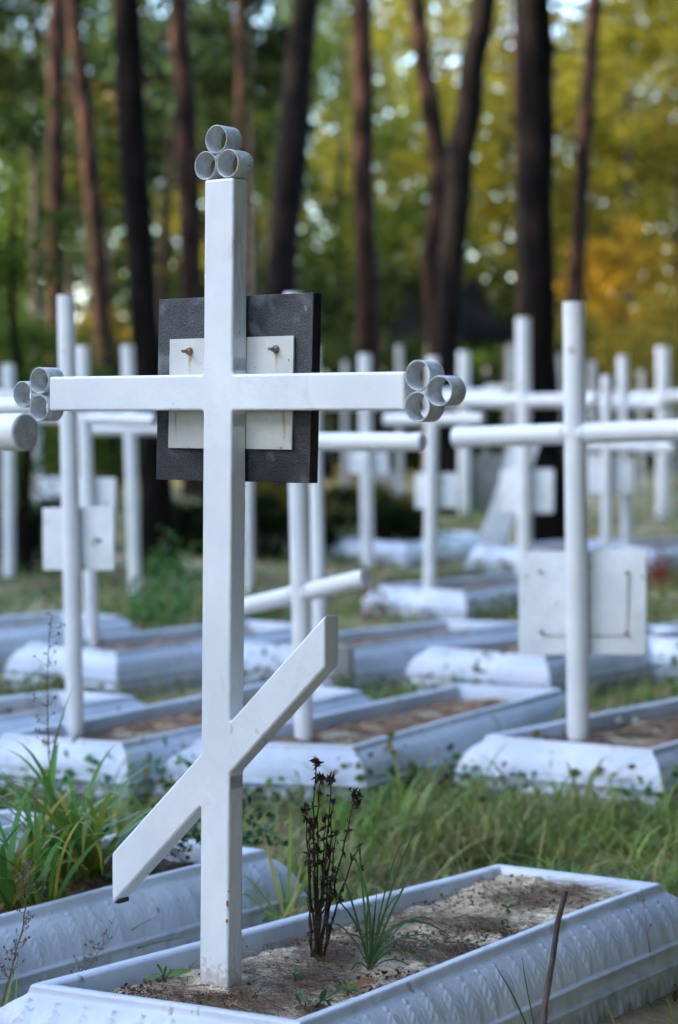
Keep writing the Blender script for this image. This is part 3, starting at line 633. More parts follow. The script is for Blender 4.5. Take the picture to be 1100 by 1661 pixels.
def broadleaf(px, dist, rx, z0, z1, n, m, label, size=.13, trunk='birchbark', ncl=40, group='leafy trees behind the pines', spread=.17, stems=1, cat='tree', name='leafy_tree'):
    base = D(px, 672, dist); base.z = GZ; root = empty(name, base); tag(root, label, cat, group)
    for s in range(stems):
        a = random.uniform(-.5, .5); tp = Vector((a*rx*.5, random.uniform(-.3,.3), z1*.92)); r0 = .02+.010*z1
        trunk_mesh([Vector((a*.2,0,-.1)), Vector((a*.4,0,z1*.3)), tp*.66, tp], [r0, r0*.8, r0*.5, r0*.15], trunk, root, 'trunk' if stems == 1 else 'stem', 8)
    c = clumpy(n, (0, 0, (z0+z1)/2), (rx, rx*.8, (z1-z0)/2), ncl, spread, .2)
    c[:, 2] = np.maximum(c[:, 2], .05)
    V, Fc = leaves(c, size); mesh_obj('crown' if cat == 'tree' else 'foliage', V, Fc, M[m], root)
    return root
BT = broadleaf
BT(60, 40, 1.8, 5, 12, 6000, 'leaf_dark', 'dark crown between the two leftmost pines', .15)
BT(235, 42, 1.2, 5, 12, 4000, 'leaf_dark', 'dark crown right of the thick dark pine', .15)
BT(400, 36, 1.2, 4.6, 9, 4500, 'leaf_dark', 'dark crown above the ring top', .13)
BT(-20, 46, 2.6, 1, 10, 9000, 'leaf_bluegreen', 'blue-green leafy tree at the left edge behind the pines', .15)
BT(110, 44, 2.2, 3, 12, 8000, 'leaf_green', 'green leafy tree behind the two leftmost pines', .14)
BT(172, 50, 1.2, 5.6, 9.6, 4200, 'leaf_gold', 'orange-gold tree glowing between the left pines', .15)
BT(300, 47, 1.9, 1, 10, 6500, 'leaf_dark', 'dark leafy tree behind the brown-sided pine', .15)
BT(355, 58, 1.8, 2, 12, 6500, 'leaf_lime', 'lime tree far behind the ring top', .17)
BT(430, 50, 1.8, 5.5, 13, 5500, 'leaf_green', 'green tree above and right of the ring top', .15)
BT(545, 48, 2.2, 1, 12, 8500, 'leaf_green', 'green leafy tree in the middle gap', .15)
BT(640, 55, 2.2, 3, 13, 7500, 'leaf_lime', 'pale lime tree behind the crooked trunk', .16)
BT(700, 42, 1.8, .6, 6, 6000, 'leaf_green', 'low green tree behind the gazebos', .13)
BT(815, 46, 2.0, 1.0, 12, 9000, 'leaf_lime', 'yellow-green tree left of the thickest trunk', .15)
BT(930, 50, 2.4, 2, 13, 9500, 'leaf_olive', 'olive tree between the thickest trunk and the slender pine', .15)
BT(1010, 42, 1.7, 5.0, 11, 7500, 'leaf_lime', 'bright lime crown at upper right', .14)
BT(1005, 38, 1.0, 2.6, 4.6, 3200, 'leaf_gold', 'golden shrub glowing at right above the crosses', .12, name='tall_shrub')
BT(1100, 45, 2.2, 1, 11, 9500, 'leaf_olive', 'olive leafy tree at the right edge', .14)
BT(1180, 48, 2.5, 1, 12, 7000, 'leaf_lime', 'lime tree just beyond the right edge', .15)
BT(8, 14, .55, .4, 3.0, 5200, 'leaf_green', 'bright green young tree at the left edge, nearer than the pines', .045, 'darkbark', 34, None, .16)
def shrub(px, dist, rx, h, n, m, label, size=.09): return BT(px, dist, rx, 0, h, n, m, label, size, 'darkbark', 20, 'shrubs under the trees', .2, 3, 'shrub', 'shrub')
shrub(90, 26, 1.1, 1.9, 4500, 'leaf_green', 'green shrub under the two leftmost pines', .08)
shrub(190, 22, .7, 1.6, 3500, 'leaf_green', 'green shrub between the left pines and the thick dark one', .07)
shrub(330, 34, 1.4, 2.2, 4000, 'leaf_dark', 'dark shrub behind the granite plaque')
shrub(440, 36, 1.4, 2.4, 4500, 'leaf_green', 'mid green shrub behind the right-leaning thick pine')
shrub(540, 33, 1.3, 2.6, 4500, 'leaf_dark', 'dark shrub between the plaque and the middle pine')
shrub(650, 40, 1.5, 2.4, 4500, 'leaf_green', 'green shrub under the crooked trunk')
shrub(790, 38, 1.4, 2.3, 4500, 'leaf_green', 'bright green shrub under the gazebo')
shrub(930, 35, 1.5, 2.4, 4800, 'leaf_dark', 'dark shrub behind the tall right pipe cross')
shrub(1030, 33, 1.6, 3.0, 5500, 'leaf_olive', 'olive shrub behind the far right crosses')
shrub(1120, 30, 1.2, 2.4, 4500, 'leaf_olive', 'olive shrub at the right edge')
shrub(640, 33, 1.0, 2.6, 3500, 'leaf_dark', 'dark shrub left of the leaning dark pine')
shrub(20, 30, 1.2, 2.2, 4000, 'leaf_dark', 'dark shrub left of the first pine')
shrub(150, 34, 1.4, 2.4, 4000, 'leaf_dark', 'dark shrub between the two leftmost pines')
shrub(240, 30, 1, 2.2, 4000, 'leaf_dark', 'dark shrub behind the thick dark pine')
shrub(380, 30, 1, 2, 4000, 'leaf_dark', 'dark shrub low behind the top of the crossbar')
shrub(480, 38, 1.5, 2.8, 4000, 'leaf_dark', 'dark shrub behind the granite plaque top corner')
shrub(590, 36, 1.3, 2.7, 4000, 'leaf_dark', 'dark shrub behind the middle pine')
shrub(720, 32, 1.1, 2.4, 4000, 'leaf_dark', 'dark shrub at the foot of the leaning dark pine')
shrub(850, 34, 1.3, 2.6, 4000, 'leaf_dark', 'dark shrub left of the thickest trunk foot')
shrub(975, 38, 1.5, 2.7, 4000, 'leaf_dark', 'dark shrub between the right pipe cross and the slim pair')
shrub(-40, 28, 1.2, 2.6, 4500, 'leaf_green', 'green shrub at the left edge')
shrub(490, 17.0, .55, .62, 4200, 'leaf_olive', 'olive low shrub behind the slanted white pipe', .05)
shrub(590, 15.0, .42, .50, 3500, 'leaf_dark', 'dark tangled bush left of the slim cross with two-sided plate', .04)
shrub(420, 15.0, .40, .55, 3000, 'leaf_dark', 'dark tangled bush right behind the front post', .04)
shrub(645, 17.5, .35, .5, 2500, 'leaf_olive', 'yellowing bush near the slim cross with small plate', .05)
shrub(35, 14.5, .5, .5, 3000, 'leaf_dark', 'dark bush at the left beyond the surrounds', .045)
shrub(330, 15.5, .45, .52, 3200, 'leaf_dark', 'dark bush behind the white board', .045)

for x_, d_, rx_, h_, nm_ in ((410,42,1.9,4.4,'right of the ring top, low'), (520,40,1.8,4.2,'above the granite plaque'), (600,44,1.9,4.6,'behind the middle pine foot'), (680,39,1.7,4.0,'behind the small gazebo'), (770,43,2.0,4.5,'behind the pointed gazebo'), (860,41,1.8,3.8,'behind the thickest trunk'), (960,44,2.1,3.8,'beyond the slender pine foot'), (1070,42,2.0,3.8,'beyond the right edge crosses'), (290,40,1.6,3.6,'between the brown-sided pine and the thick dark one'), (160,42,1.9,3.6,'beyond the leftmost pines')):
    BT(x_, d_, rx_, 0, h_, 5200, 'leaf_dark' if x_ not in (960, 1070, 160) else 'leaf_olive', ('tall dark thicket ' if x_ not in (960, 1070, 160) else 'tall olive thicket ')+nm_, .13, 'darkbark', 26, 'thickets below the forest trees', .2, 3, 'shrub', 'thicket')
def woods(name, label, y0, y1, x0, x1, n, mats, zmax, size):
    x = RNG.uniform(x0, x1, n); y = RNG.uniform(y0, y1, n)
    f = np.array([noise.noise(Vector((a*.16, 3, 0)))+.6*noise.noise(Vector((a*.45, 8, 0))) for a in x])
    z = RNG.uniform(0, 1, n)**1.1*zmax*(1+.3*f)
    keep = np.array([noise.noise(Vector((a*.55, b*.1, c*.45))) > -.29 for a, b, c in zip(x, y, z)])
    c = np.stack([x, y, z], 1)[keep]
    V, Fc = leaves(c, size); o = mesh_obj(name, V, Fc, M[mats]); tag(o, label, 'woods', kind='stuff')
woods('far_woods', 'far green woods closing the view on the left', 70, 95, -24, 1, 60000, 'leaf_deep', 18, .42)
woods('far_woods', 'far yellowing woods closing the view on the right', 70, 95, 0, 24, 56000, 'leaf_olive', 18, .42)
woods('distant_undergrowth', 'green undergrowth at the foot of the far woods', 50, 62, -17, 17, 26000, 'leaf_dark', 4.6, .26)
# pines added out of view to shade the graves and darken right-facing sides
def shade_wood(spots, label, hh=(12, 16), n=2300, cz=.55, bush=False):
    mb = MB(); cs = []
    for x, y in spots:
        x += random.uniform(-.7,.7); y += random.uniform(-.6,.6); h = random.uniform(*hh)
        mb.tube([(x, y, GZ-.1), (x+random.uniform(-.4,.4), y, h*.6), (x, y, h)], [.2, .14, .04], 8)
        if bush: cs.append(clumpy(700, (x, y, 1.6), (1.6, 1.6, 1.8), 14, .2, .1))
        cs.append(clumpy(n, (x, y, h*cz), (2.3, 2.3, h*(1.02-cz)), 36, .16, .1))
    c = np.concatenate(cs); c[:, 2] = np.maximum(c[:, 2], -.05); c = c[~((c[:,1] > -.5) & (np.abs(c[:,0]) < .19*c[:,1]+.8) & (c[:,2] < 1.6+.26*c[:,1]))]
    V, Fc = leaves(c, .36)
    o = mesh_obj('unseen_shade_pines', V, Fc, M['pine_needles_green']); tag(o, label, 'woods', kind='stuff')
    mb.build('shade_pine_trunks', M['bark'], o, smooth=True)
left = [((-18, -21, -24)[k%3], -21+k*.85) for k in range(54)]
shade_wood(left, 'unseen pine woods left of the graves, casting shade over them', (11, 13), 4300, .52, bush=True)
right = [(5.6+2.6*(k%3)+max(0, y-6)*.22, y) for k, y in enumerate(np.arange(-13, 22, .95))]
shade_wood(right, 'unseen pine woods added right of the graves to darken right-facing sides', (14, 18), bush=True)
near_right = [(2.9+1.1*(k%3)+max(0,y-5)*.2, y) for k, y in enumerate(np.arange(-6, 13, .8))]+[(x, y) for x in np.arange(-2.4, 8, 1.2) for y in (-7, -9.5)]
shade_wood(near_right, 'tall unseen pines added at right and behind to cut the skylight', (12, 17), 2500, .60)

# ------------------------------------------------------------------ grass
def inside(q, x, y):
    for i in range(4):
        a, b = q[i], q[(i+1)%4]
        if (b.x-a.x)*(y-a.y)-(b.y-a.y)*(x-a.x) < 0: return False
    return True
def scatter(n, y0, y1, dens=None):
    pts = []
    while len(pts) < n:
        y = y0+(y1-y0)*random.random()**.8; x = random.uniform(-1, 1)*(y*.20+.55)
        if dens and random.random() > dens(x, y): continue
        if any(inside(q, x, y) for q in FOOT): continue
        pts.append((x, y, gz(x, y)-.004))
    return np.array(pts)
def tufty(x, y): return max(0.03, min(1, .5+1.6*noise.noise(Vector((x*1.6, y*1.6, 4)))))
def near_grass(x, y):
    if y < 4.15 and x > .1: return .05
    return max(0.05, min(1, .45+2.2*noise.noise(Vector((x*2.0, y*2.0, 4)))))
def make_grass():
    sets = []
    b = scatter(12500, 3.3, 6.8, near_grass); n = len(b); sets.append(blades(b, RNG.uniform(.05, .21, n)*RNG.uniform(.45,1.1,n), RNG.uniform(.0025, .0085, n), RNG.uniform(0, 6.28, n), RNG.uniform(.05, .95, n), RNG.uniform(.2, 1.7, n), 4))
    b = scatter(1300, 3.9, 6.6, near_grass); n = len(b); sets.append(blades(b, RNG.uniform(.16, .34, n), RNG.uniform(.006, .0105, n), RNG.uniform(0, 6.28, n), RNG.uniform(.15, .9, n), RNG.uniform(.6, 1.8, n), 6))
    b = scatter(9500, 6.5, 12, tufty); n = len(b); sets.append(blades(b, RNG.uniform(.04, .15, n), RNG.uniform(.004, .008, n), RNG.uniform(0, 6.28, n), RNG.uniform(.05, .75, n), RNG.uniform(.2, 1.3, n), 3))
    b = scatter(6000, 12, 34, tufty); n = len(b); sets.append(blades(b, RNG.uniform(.05, .18, n), RNG.uniform(.008, .018, n), RNG.uniform(0, 6.28, n), RNG.uniform(.05, .75, n), RNG.uniform(.2, 1.3, n), 2))
    V = []; Fc = []; U = []; k = 0
    for v, f, u in sets: V.append(v); Fc.append(f+k); U.append(u); k += len(v)
    o = mesh_obj('grass', np.concatenate(V), np.concatenate(Fc), M['blade'], uv=np.concatenate(U)); tag(o, 'green grass with yellowing blades between the grave surrounds', 'grass', kind='stuff')
    b = scatter(9000, 3.4, 20, tufty); V, Fc = leaves(b+np.array([0, 0, .014]), .030, .5); o = mesh_obj('fallen_leaves', V, Fc, M['autumn']); tag(o, 'small withered leaves and weeds among the grass', 'leaf litter', kind='stuff')
make_grass()
def undergrowth():
    cs = []
    for q in FOOT[1:]:                          # weeds leaning on the edges of the surrounds
        for k in range(7):
            i = random.choice((0, 0, 1, 1, 3)); p = q[i].lerp(q[(i+1)%4], random.random())
            if p.y < 4.6: continue
            h = random.uniform(.02, .07); m = int(40+random.random()*60); cs.append(np.array([p.x, p.y, gz(p.x, p.y)+h])+RNG.normal(size=(m, 3))*np.array([.06, .045, h*.7])*(1+p.y*.02))
    for k in range(150):
        y = 4.6+17*random.random()**1.1; x = random.uniform(-1,1)*(y*.19+.5)
        if any(inside(q, x, y) for q in FOOT) or y < 6.2: continue
        h = random.uniform(.02, .07)*(1+y*.06); m = int(60+random.random()*90); cs.append(np.array([x, y, gz(x, y)+h])+RNG.normal(size=(m, 3))*np.array([.09, .07, h*.55])*(1+y*.03))
    c = np.concatenate(cs); c[:, 2] = np.maximum(c[:, 2], GZ); half = RNG.random(len(c)) < .55
    V, Fc = leaves(c[half], .034, .3); tag(mesh_obj('ground_weeds', V, Fc, M['herb']), 'broad-leaved green weeds scattered between the graves', 'weeds', kind='stuff')
    V, Fc = leaves(c[~half], .034, .3); tag(mesh_obj('withered_weeds', V, Fc, M['autumn']), 'brown and yellow withered weeds scattered between the graves', 'weeds', kind='stuff')
undergrowth()

# needles on the sand
def quad_pt(q, u, v): return q[0].lerp(q[1], u).lerp(q[3].lerp(q[2], u), v)
def litter(q, n, z, label, lo=.03, hi=.085, w0=.0007, w1=.0014):
    pts = []
    while len(pts) < n:
        u, v = random.uniform(.03,.97), random.uniform(.02,.97); p = quad_pt(q, u, v)
        if random.random() > .15+1.6*max(0, noise.noise(Vector((p.x*7, p.y*7, 1)))+.25): continue
        hz = .012*noise.noise(Vector((p.x*9, p.y*9, 0)))
        pts.append((p.x, p.y, z+random.uniform(0,.006)+(.02*max(0,(v-.7)/.3)**1.2)))
    b = np.array(pts); k = len(b); hd = RNG.normal(-.55, .6, k)
    V, Fc, U = blades(b, RNG.uniform(lo, hi, k), RNG.uniform(w0, w1, k), hd, RNG.uniform(1.18, 1.34, k), RNG.uniform(-.25, .3, k), 3)
    o = mesh_obj('pine_needles', V, Fc, M['needle'], uv=U); tag(o, label, 'pine needles', kind='stuff')
def crumbs(q, n, z):
    pts = []
    while len(pts) < n:
        u, v = random.uniform(.03,.97), random.uniform(.02,.98); p = quad_pt(q, u, v)
        if random.random() > .06+2.2*max(0, noise.noise(Vector((p.x*6, p.y*6, 1)))+.12)*(.35 if v > .8 else 1): continue
        pts.append((p.x, p.y, z+.008*noise.noise(Vector((p.x*9, p.y*9, 0)))+random.uniform(.001,.004)+(.02*max(0,(v-.7)/.3)**1.2)))
    V, Fc = leaves(np.array(pts), RNG.uniform(.003, .012, len(pts))**1.0, .6); o = mesh_obj('dirt_crumbs', V, Fc, M['crumb']); tag(o, 'dark bark crumbs and rotten leaf bits on the pale sand', 'debris', kind='stuff')
litter(front_q, 5600, .005, 'dry brown pine needles strewn over the pale sand', w0=.0008, w1=.0017)
crumbs(front_q, 3000, .003)
litter(L1q, 1500, .004, 'dry needles on the dark soil of the left surround')

# ------------------------------------------------------------------ small plants placed one by one
def bez(p0, p1, p2, n=8): return [p0*(1-t)**2+p1*2*t*(1-t)+p2*t*t for t in [i/n for i in range(n+1)]]
def ribbon_add(V, Fs, U, pts, w_, face=Vector((0,-1,.25)), cup=.0):
    k0 = len(V); n = len(pts)-1
    for i, p in enumerate(pts):
        t = (pts[min(i+1, n)]-pts[max(i-1, 0)]).normalized(); s = t.cross(face)
        s = s.normalized() if s.length > 1e-4 else Vector((1,0,0)); tt = i/n
        hw = w_/2*(min(1, .55+tt*2)*(1-tt**3)+.03)
        V += [p+s*hw, p-face.normalized()*hw*.35, p-s*hw]; U += [(0, tt), (.5, tt), (1, tt)]
        if i < n: a = k0+i*3; Fs += [(a, a+1, a+4, a+3), (a+1, a+2, a+5, a+4)]
def plant_px(name, label, cat, blades_px, m, base_z, group=None, depth_jit=.04, base=None):
    """blades_px: (x0,y0, x1,y1, x2,y2, width_m[, dd]) in photo pixels, rooted at base"""
    b0 = base or P(blades_px[0][0], blades_px[0][1], base_z); d = b0.y; V, Fs, U = [], [], []
    for bl in blades_px:
        x0, y0, x1, y1, x2, y2, w_ = bl[:7]; dd = bl[7] if len(bl) > 7 else random.uniform(-depth_jit, depth_jit)
        r = P(x0, y0, base_z); r = Vector((r.x, d+max(-.05, min(.05, r.y-d)), base_z-.004))
        pts = bez(r, D(x1, y1, d+dd*.5), D(x2, y2, d+dd)); fc = Vector((random.uniform(-.5,.5), -1, random.uniform(.2,.8)))
        ribbon_add(V, Fs, U, pts, w_*(.72 if name == 'sedge_tuft' else 1), fc)
    o = mesh_obj(name, [tuple(v-b0) for v in V], Fs, M[m], uv=U, smooth=True); o.location = b0; tag(o, label, cat, group); return o
GP = 'grassy clumps between the graves'
plant_px('sedge_tuft', 'arching sedge tuft growing in the sand right of the black dead stalks', 'grass tuft',
 [(598,1568,612,1440,563,1374,.007),(600,1568,640,1400,688,1320,.005),(600,1565,650,1420,718,1352,.0055),(602,1565,640,1440,745,1530,.008),(601,1566,640,1480,728,1555,.006),(598,1566,570,1440,545,1400,.006),
  (597,1568,590,1460,604,1470,.007),(603,1567,660,1455,712,1500,.005),(599,1567,560,1480,520,1500,.004),(601,1568,630,1380,664,1352,.004),(598,1568,588,1420,580,1360,.005),(603,1568,650,1530,690,1600,.004),(600,1568,640,1500,720,1520,.0045),(604,1566,640,1510,700,1570,.005),(600,1568,620,1500,705,1532,.005),(598,1570,575,1540,563,1600,.005),(600,1566,585,1480,528,1445,.006),(602,1566,612,1470,655,1445,.005),(597,1566,600,1500,545,1518,.004),(600,1567,606,1500,612,1440,.006)], 'sedge', .002)
plant_px('grass_tuft', 'upright grass tuft between the two nearest surrounds, left of the dead stalks', 'grass tuft',
 [(468,1500,470,1400,472,1292,.010),(470,1502,478,1440,492,1392,.008),(464,1500,440,1400,428,1352,.010),(462,1500,420,1440,396,1418,.006),(452,1502,400,1430,350,1440,.004),(474,1500,500,1440,508,1500,.006),(466,1505,440,1460,408,1520,.007),(470,1502,460,1450,452,1410,.006),(472,1502,498,1400,520,1372,.005)], 'blade', -.1)
plant_px('grass_tuft', 'broad-bladed tuft in the gap in front of the left surround', 'grass tuft',
 [(98,1592,92,1530,84,1478,.010),(100,1592,104,1520,102,1478,.011),(96,1592,60,1540,42,1500,.007),(102,1592,130,1560,172,1548,.004),(99,1594,80,1550,48,1580,.006),(97,1592,108,1540,140,1500,.006)], 'sedge', -.12)
plant_px('grass_tuft', 'small arching tuft below the lower tip of the slanted bar', 'grass tuft',
 [(150,1572,148,1520,156,1480,.008),(152,1572,140,1540,118,1515,.006),(150,1572,190,1510,262,1484,.004),(151,1573,210,1530,320,1518,.003),(149,1573,120,1560,98,1590,.005),(151,1573,160,1530,150,1490,.007),(149,1573,128,1530,106,1496,.005)], 'sedge', -.12)
plant_px('grass_tuft', 'dark tuft growing against the right long side of the front surround', 'grass tuft',
 [(1034,1590,1010,1530,970,1480,.006),(1036,1590,1026,1530,1012,1495,.007),(1036,1590,1000,1540,958,1580,.005),(1037,1590,1070,1540,1100,1530,.004),(1035,1590,1030,1540,1020,1500,.005),(1038,1590,1060,1560,1080,1595,.004),(1034,1592,1010,1570,980,1605,.005)], 'sedge', -.15)
plant_px('grass_tuft', 'thin tuft at the foot of the front surround beside the dry stick', 'grass tuft',
 [(918,1650,905,1590,900,1540,.004),(920,1650,940,1600,960,1590,.004),(916,1652,890,1610,862,1600,.003),(922,1650,925,1600,930,1560,.003),(918,1652,880,1640,850,1700,.005),(921,1652,900,1600,882,1560,.004),(922,1652,960,1620,1000,1640,.003)], 'sedge', -.15)
plant_px('grass_tuft', 'stray grass blades rising beside the near panel of the front surround', 'grass tuft',
 [(858,1660,840,1610,798,1560,.004),(402,1661,410,1620,424,1600,.003),(860,1660,850,1600,846,1540,.003)], 'sedge', -.15, base=D(858,1690,3.25))
plant_px('tall_grass', 'tall thin blades waving above the grass at the far end of the front surround', 'grass tuft',
 [(908,1440,905,1400,910,1330,.005),(905,1442,880,1400,850,1410,.005),(912,1440,960,1380,1010,1408,.003),(870,1440,860,1390,856,1415,.004)], 'blade', -.05)

def strap_clump(px, z, n, l0, l1, w_, label, spread=.06, lean=(.02,.6), droop=(.4,1.7), m='lily', name='strap_leaf_clump', cat='plant', group=None):
    b0 = P(*px, z); b = np.array(b0)+np.stack([RNG.normal(0, spread, n), RNG.normal(0, spread*.7, n), np.zeros(n)], 1)
    V, Fc, U = blades(b, RNG.uniform(l0, l1, n), np.full(n, w_)*RNG.uniform(.6,1.2,n), RNG.uniform(0, 6.28, n), RNG.uniform(*lean, n), RNG.uniform(*droop, n), 9)
    o = mesh_obj(name, V-np.array(b0), Fc, M[m], uv=U, smooth=True); o.location = b0; tag(o, label, cat, group); return o
strap_clump((112,1420), .005, 60, .22, .42, .016, 'large clump of long yellow-green strap leaves at left, beside the dry thin stem', .030)
strap_clump((30,1470), .005, 44, .18, .34, .015, 'darker strap-leaf clump at the left edge, in front of the larger one', .035)
GS = None
for i, (px, z, n, l, lab) in enumerate([((640,1335),-.14,60,.16,'leafy grass tussock behind the left rim of the front surround'), ((760,1365),-.14,70,.17,'grass tussock right of the sedge, beyond the rim'), ((860,1340),-.14,80,.18,'broad grass tussock before the withered plant at right'), ((970,1375),-.14,80,.17,'grass tussock beyond the far right corner of the front surround'), ((1065,1340),-.14,70,.18,'grass tussock at the right edge'), ((560,1320),-.14,50,.13,'grass tussock behind the black dead stalks'), ((450,1340),-.14,40,.12,'grass tussock just right of the front post')]):
    strap_clump(px, z, n, .06, l, .0055, lab, .09, (.1,.9), (.3,1.5), 'blade', 'grass_tussock', 'grass tuft', 'grass tussocks behind the front surround')

def dead_stalks():
    b0 = P(516,1556,.0); root = empty('dead_plant', b0); tag(root, 'black withered flower stalks standing upright in the sand', 'dead plant')
    d = b0.y; rng = random.Random(3)
    stems = [((512,1235),(505,1400)),((519,1262),(508,1420)),((537,1265),(532,1400)),((540,1300),(535,1430)),((576,1288),(548,1420)),((583,1370),(548,1440)),((497,1310),(500,1430)),((503,1330),(498,1450)),((528,1330),(522,1430)),((545,1350),(536,1450)),((510,1340),(506,1440)),((532,1380),(526,1450)),((502,1400),(502,1460)),((541,1410),(530,1480))]
    for i, (tp, md) in enumerate(stems):
        s = MB(); dd = rng.uniform(-.03, .03); r = Vector((b0.x+rng.uniform(-.012,.012), d+rng.uniform(-.012,.012), -.02))
        pts = bez(r, D(*md, d+dd*.6), D(*tp, d+dd), 14); pts = [p+Vector((rng.uniform(-1,1), 0, rng.uniform(-1,1)))*.0018 for p in pts]
        s.tube(pts, [.0028-.0018*k/14 for k in range(15)], 6)
        if i == 5: s.tube([pts[-1], D(585,1392,d+dd), D(586,1408,d+dd)], [.0012, .001, .001], 5)
        st = s.build('stem', M['black'], root, origin=b0, smooth=True); st.location = (0,0,0)
        V = []; Fs = []
        cents = []
        for k in range(10+int(rng.random()*10)):
            p = pts[rng.randrange(4, 15)]; cents.append((p+Vector((rng.uniform(-1,1), rng.uniform(-1,1), rng.uniform(-1.2,.6)))*.0045, rng.uniform(.005,.013)))
        tip = pts[-1] if i != 5 else D(586,1408,d+dd)
        for k in range(14): cents.append((tip+Vector((rng.gauss(0,1), rng.gauss(0,1), rng.gauss(0,1)))*(.0035 if i in (0,1,2,4,6) else .002), .010 if i in (0,1,2,4,6) else .006))
        if i == 4:
            for k in range(16): cents.append((D(579,1303,d+dd)+Vector((rng.gauss(0,1), rng.gauss(0,1), rng.gauss(0,1)))*.0045, .010))
        for c, s_ in cents:
            a = Vector((rng.gauss(0,1), rng.gauss(0,1), rng.gauss(0,1.6))).normalized(); b = a.orthogonal().normalized(); k0 = len(V)
            b.rotate(Matrix.Rotation(rng.uniform(0,6.28), 3, a)); c2 = a.cross(b)
            V += [c-a*s_, c+b*s_*.35+c2*s_*.2, c+a*s_, c-b*s_*.35+c2*s_*.2]; Fs.append((k0, k0+1, k0+2, k0+3))
        mesh_obj('withered_leaves', [tuple(v-b0) for v in V], Fs, M['black'], st)
dead_stalks()

def leafy_sprout(px, z, leaves_px, label, m='herb', stem=True, cat='seedling', name='seedling', dd=.0, group=None, wf=.42):
    """leaves_px: (x0,y0,x1,y1) root and tip of each leaf in photo pixels"""
    b0 = P(*px, z); root = empty(name, b0); tag(root, label, cat, group); V, Fs, U = [], [], []; mb = MB()
    for (x0, y0, x1, y1) in leaves_px:
        d = b0.y+random.uniform(-.012,.012)+dd; a = D(x0, y0, d); c = D(x1, y1, d+random.uniform(-.015,.015)); L = (c-a).length
        mid = (a+c)/2+Vector((0, 0, L*.18)); pts = bez(a, mid, c, 8); n = len(pts)-1; k0 = len(V)
        fc = Vector((random.uniform(-.6,.6), -.7, random.uniform(.5,1.0))).normalized()
        for i, p in enumerate(pts):
            t = (pts[min(i+1, n)]-pts[max(i-1, 0)]).normalized(); s = t.cross(fc).normalized(); tt = i/n
            hw = L*wf*.5*math.sin(math.pi*min(1, tt*.97+.03))**.8*(1-.35*tt); wob = 1+.08*math.sin(i*2.5)
            V += [p+s*hw*wob, p-fc*hw*.3, p-s*hw*wob]; U += [(0, tt*.8), (.5, tt*.8), (1, tt*.8)]
            if i < n: q = k0+i*3; Fs += [(q, q+1, q+4, q+3), (q+1, q+2, q+5, q+4)]
        if stem: mb.tube(bez(b0+Vector((0,0,-.005)), (b0+a)/2+Vector((0,0,.004)), a, 5), .0011, 5)
    mesh_obj('leaf_blades', [tuple(v-b0) for v in V], Fs, M[m], root, uv=U, smooth=True)
    if stem: o = mb.build('stem', M[m], root, origin=b0, smooth=True); o.location = (0,0,0)
    return root
leafy_sprout((267,1594), .002, [(264,1580,254,1563),(262,1582,234,1592),(266,1582,270,1566),(272,1585,312,1575),(270,1586,285,1572),(264,1590,255,1597)], 'small green seedling in the sand left of the post', wf=.34)
leafy_sprout((497,1640), .002, [(500,1640,521,1636),(488,1628,478,1612),(500,1630,515,1620),(492,1632,475,1640),(528,1622,539,1635),(520,1625,530,1604),(505,1632,540,1640),(495,1625,486,1604),(545,1610,560,1600)], 'low green seedling with several leaves beside the near rim', 'vine')
leafy_sprout((565,1612), .002, [(563,1605,582,1608),(560,1606,545,1600),(562,1600,556,1590),(564,1604,578,1598)], 'tiny bright seedling beside the brown fallen leaf')
leafy_sprout((478,1596), .002, [(476,1578,465,1575),(478,1576,480,1566),(480,1582,494,1588),(470,1590,462,1602),(476,1580,484,1572)], 'thin seedling between the post and the sedge tuft', wf=.4)
leafy_sprout((672,1680), -.15, [(670,1650,648,1640),(672,1650,640,1655),(674,1648,700,1638),(676,1650,716,1650),(673,1646,668,1626),(671,1650,652,1661),(676,1654,690,1661),(674,1652,700,1648)], 'dark green sprout in front of the right long side of the front surround', 'vine', wf=.36)
leafy_sprout((825,1478), .012, [(822,1472,812,1468),(824,1472,835,1468),(823,1474,828,1480),(818,1462,826,1458)], 'tiny seedling far back on the sand')
leafy_sprout((815,1498), .010, [(813,1492,806,1488),(816,1492,826,1494),(812,1494,820,1500)], 'second tiny seedling on the sand, a little nearer')

def ground_leaf(px, z, L, ang, label, m='deadleaf', tiltv=.25):
    b0 = P(*px, z); a = Vector((math.cos(ang), math.sin(ang), tiltv)).normalized()*L; V, Fs, U = [], [], []; pts = bez(b0, b0+a*.5+Vector((0,0,L*.22)), b0+a, 8); n = 8
    fc = Vector((-.2, -.45, 1)).normalized()
    for i, p in enumerate(pts):
        t = (pts[min(i+1, n)]-pts[max(i-1, 0)]).normalized(); s = t.cross(fc).normalized(); tt = i/n; hw = L*.25*math.sin(math.pi*(tt*.94+.03))**.7
        V += [p+s*hw+fc*hw*.5, p, p-s*hw+fc*hw*.4]
        if i < n: q = i*3; Fs += [(q, q+1, q+4, q+3), (q+1, q+2, q+5, q+4)]
    o = mesh_obj('fallen_leaf', [tuple(v-b0) for v in V], Fs, M[m], smooth=True); o.location = b0; tag(o, label, 'leaf'); return o
ground_leaf((575,1604), .006, .036, .35, 'rust-brown curled fallen leaf on the sand near the right rim')
ground_leaf((895,1660), -.13, .06, .5, 'dark brown fallen leaf at the foot of the dry stick', 'autumn', .9)
ground_leaf((762,1366), -.10, .04, .5, 'pale fallen leaf caught in the grass')

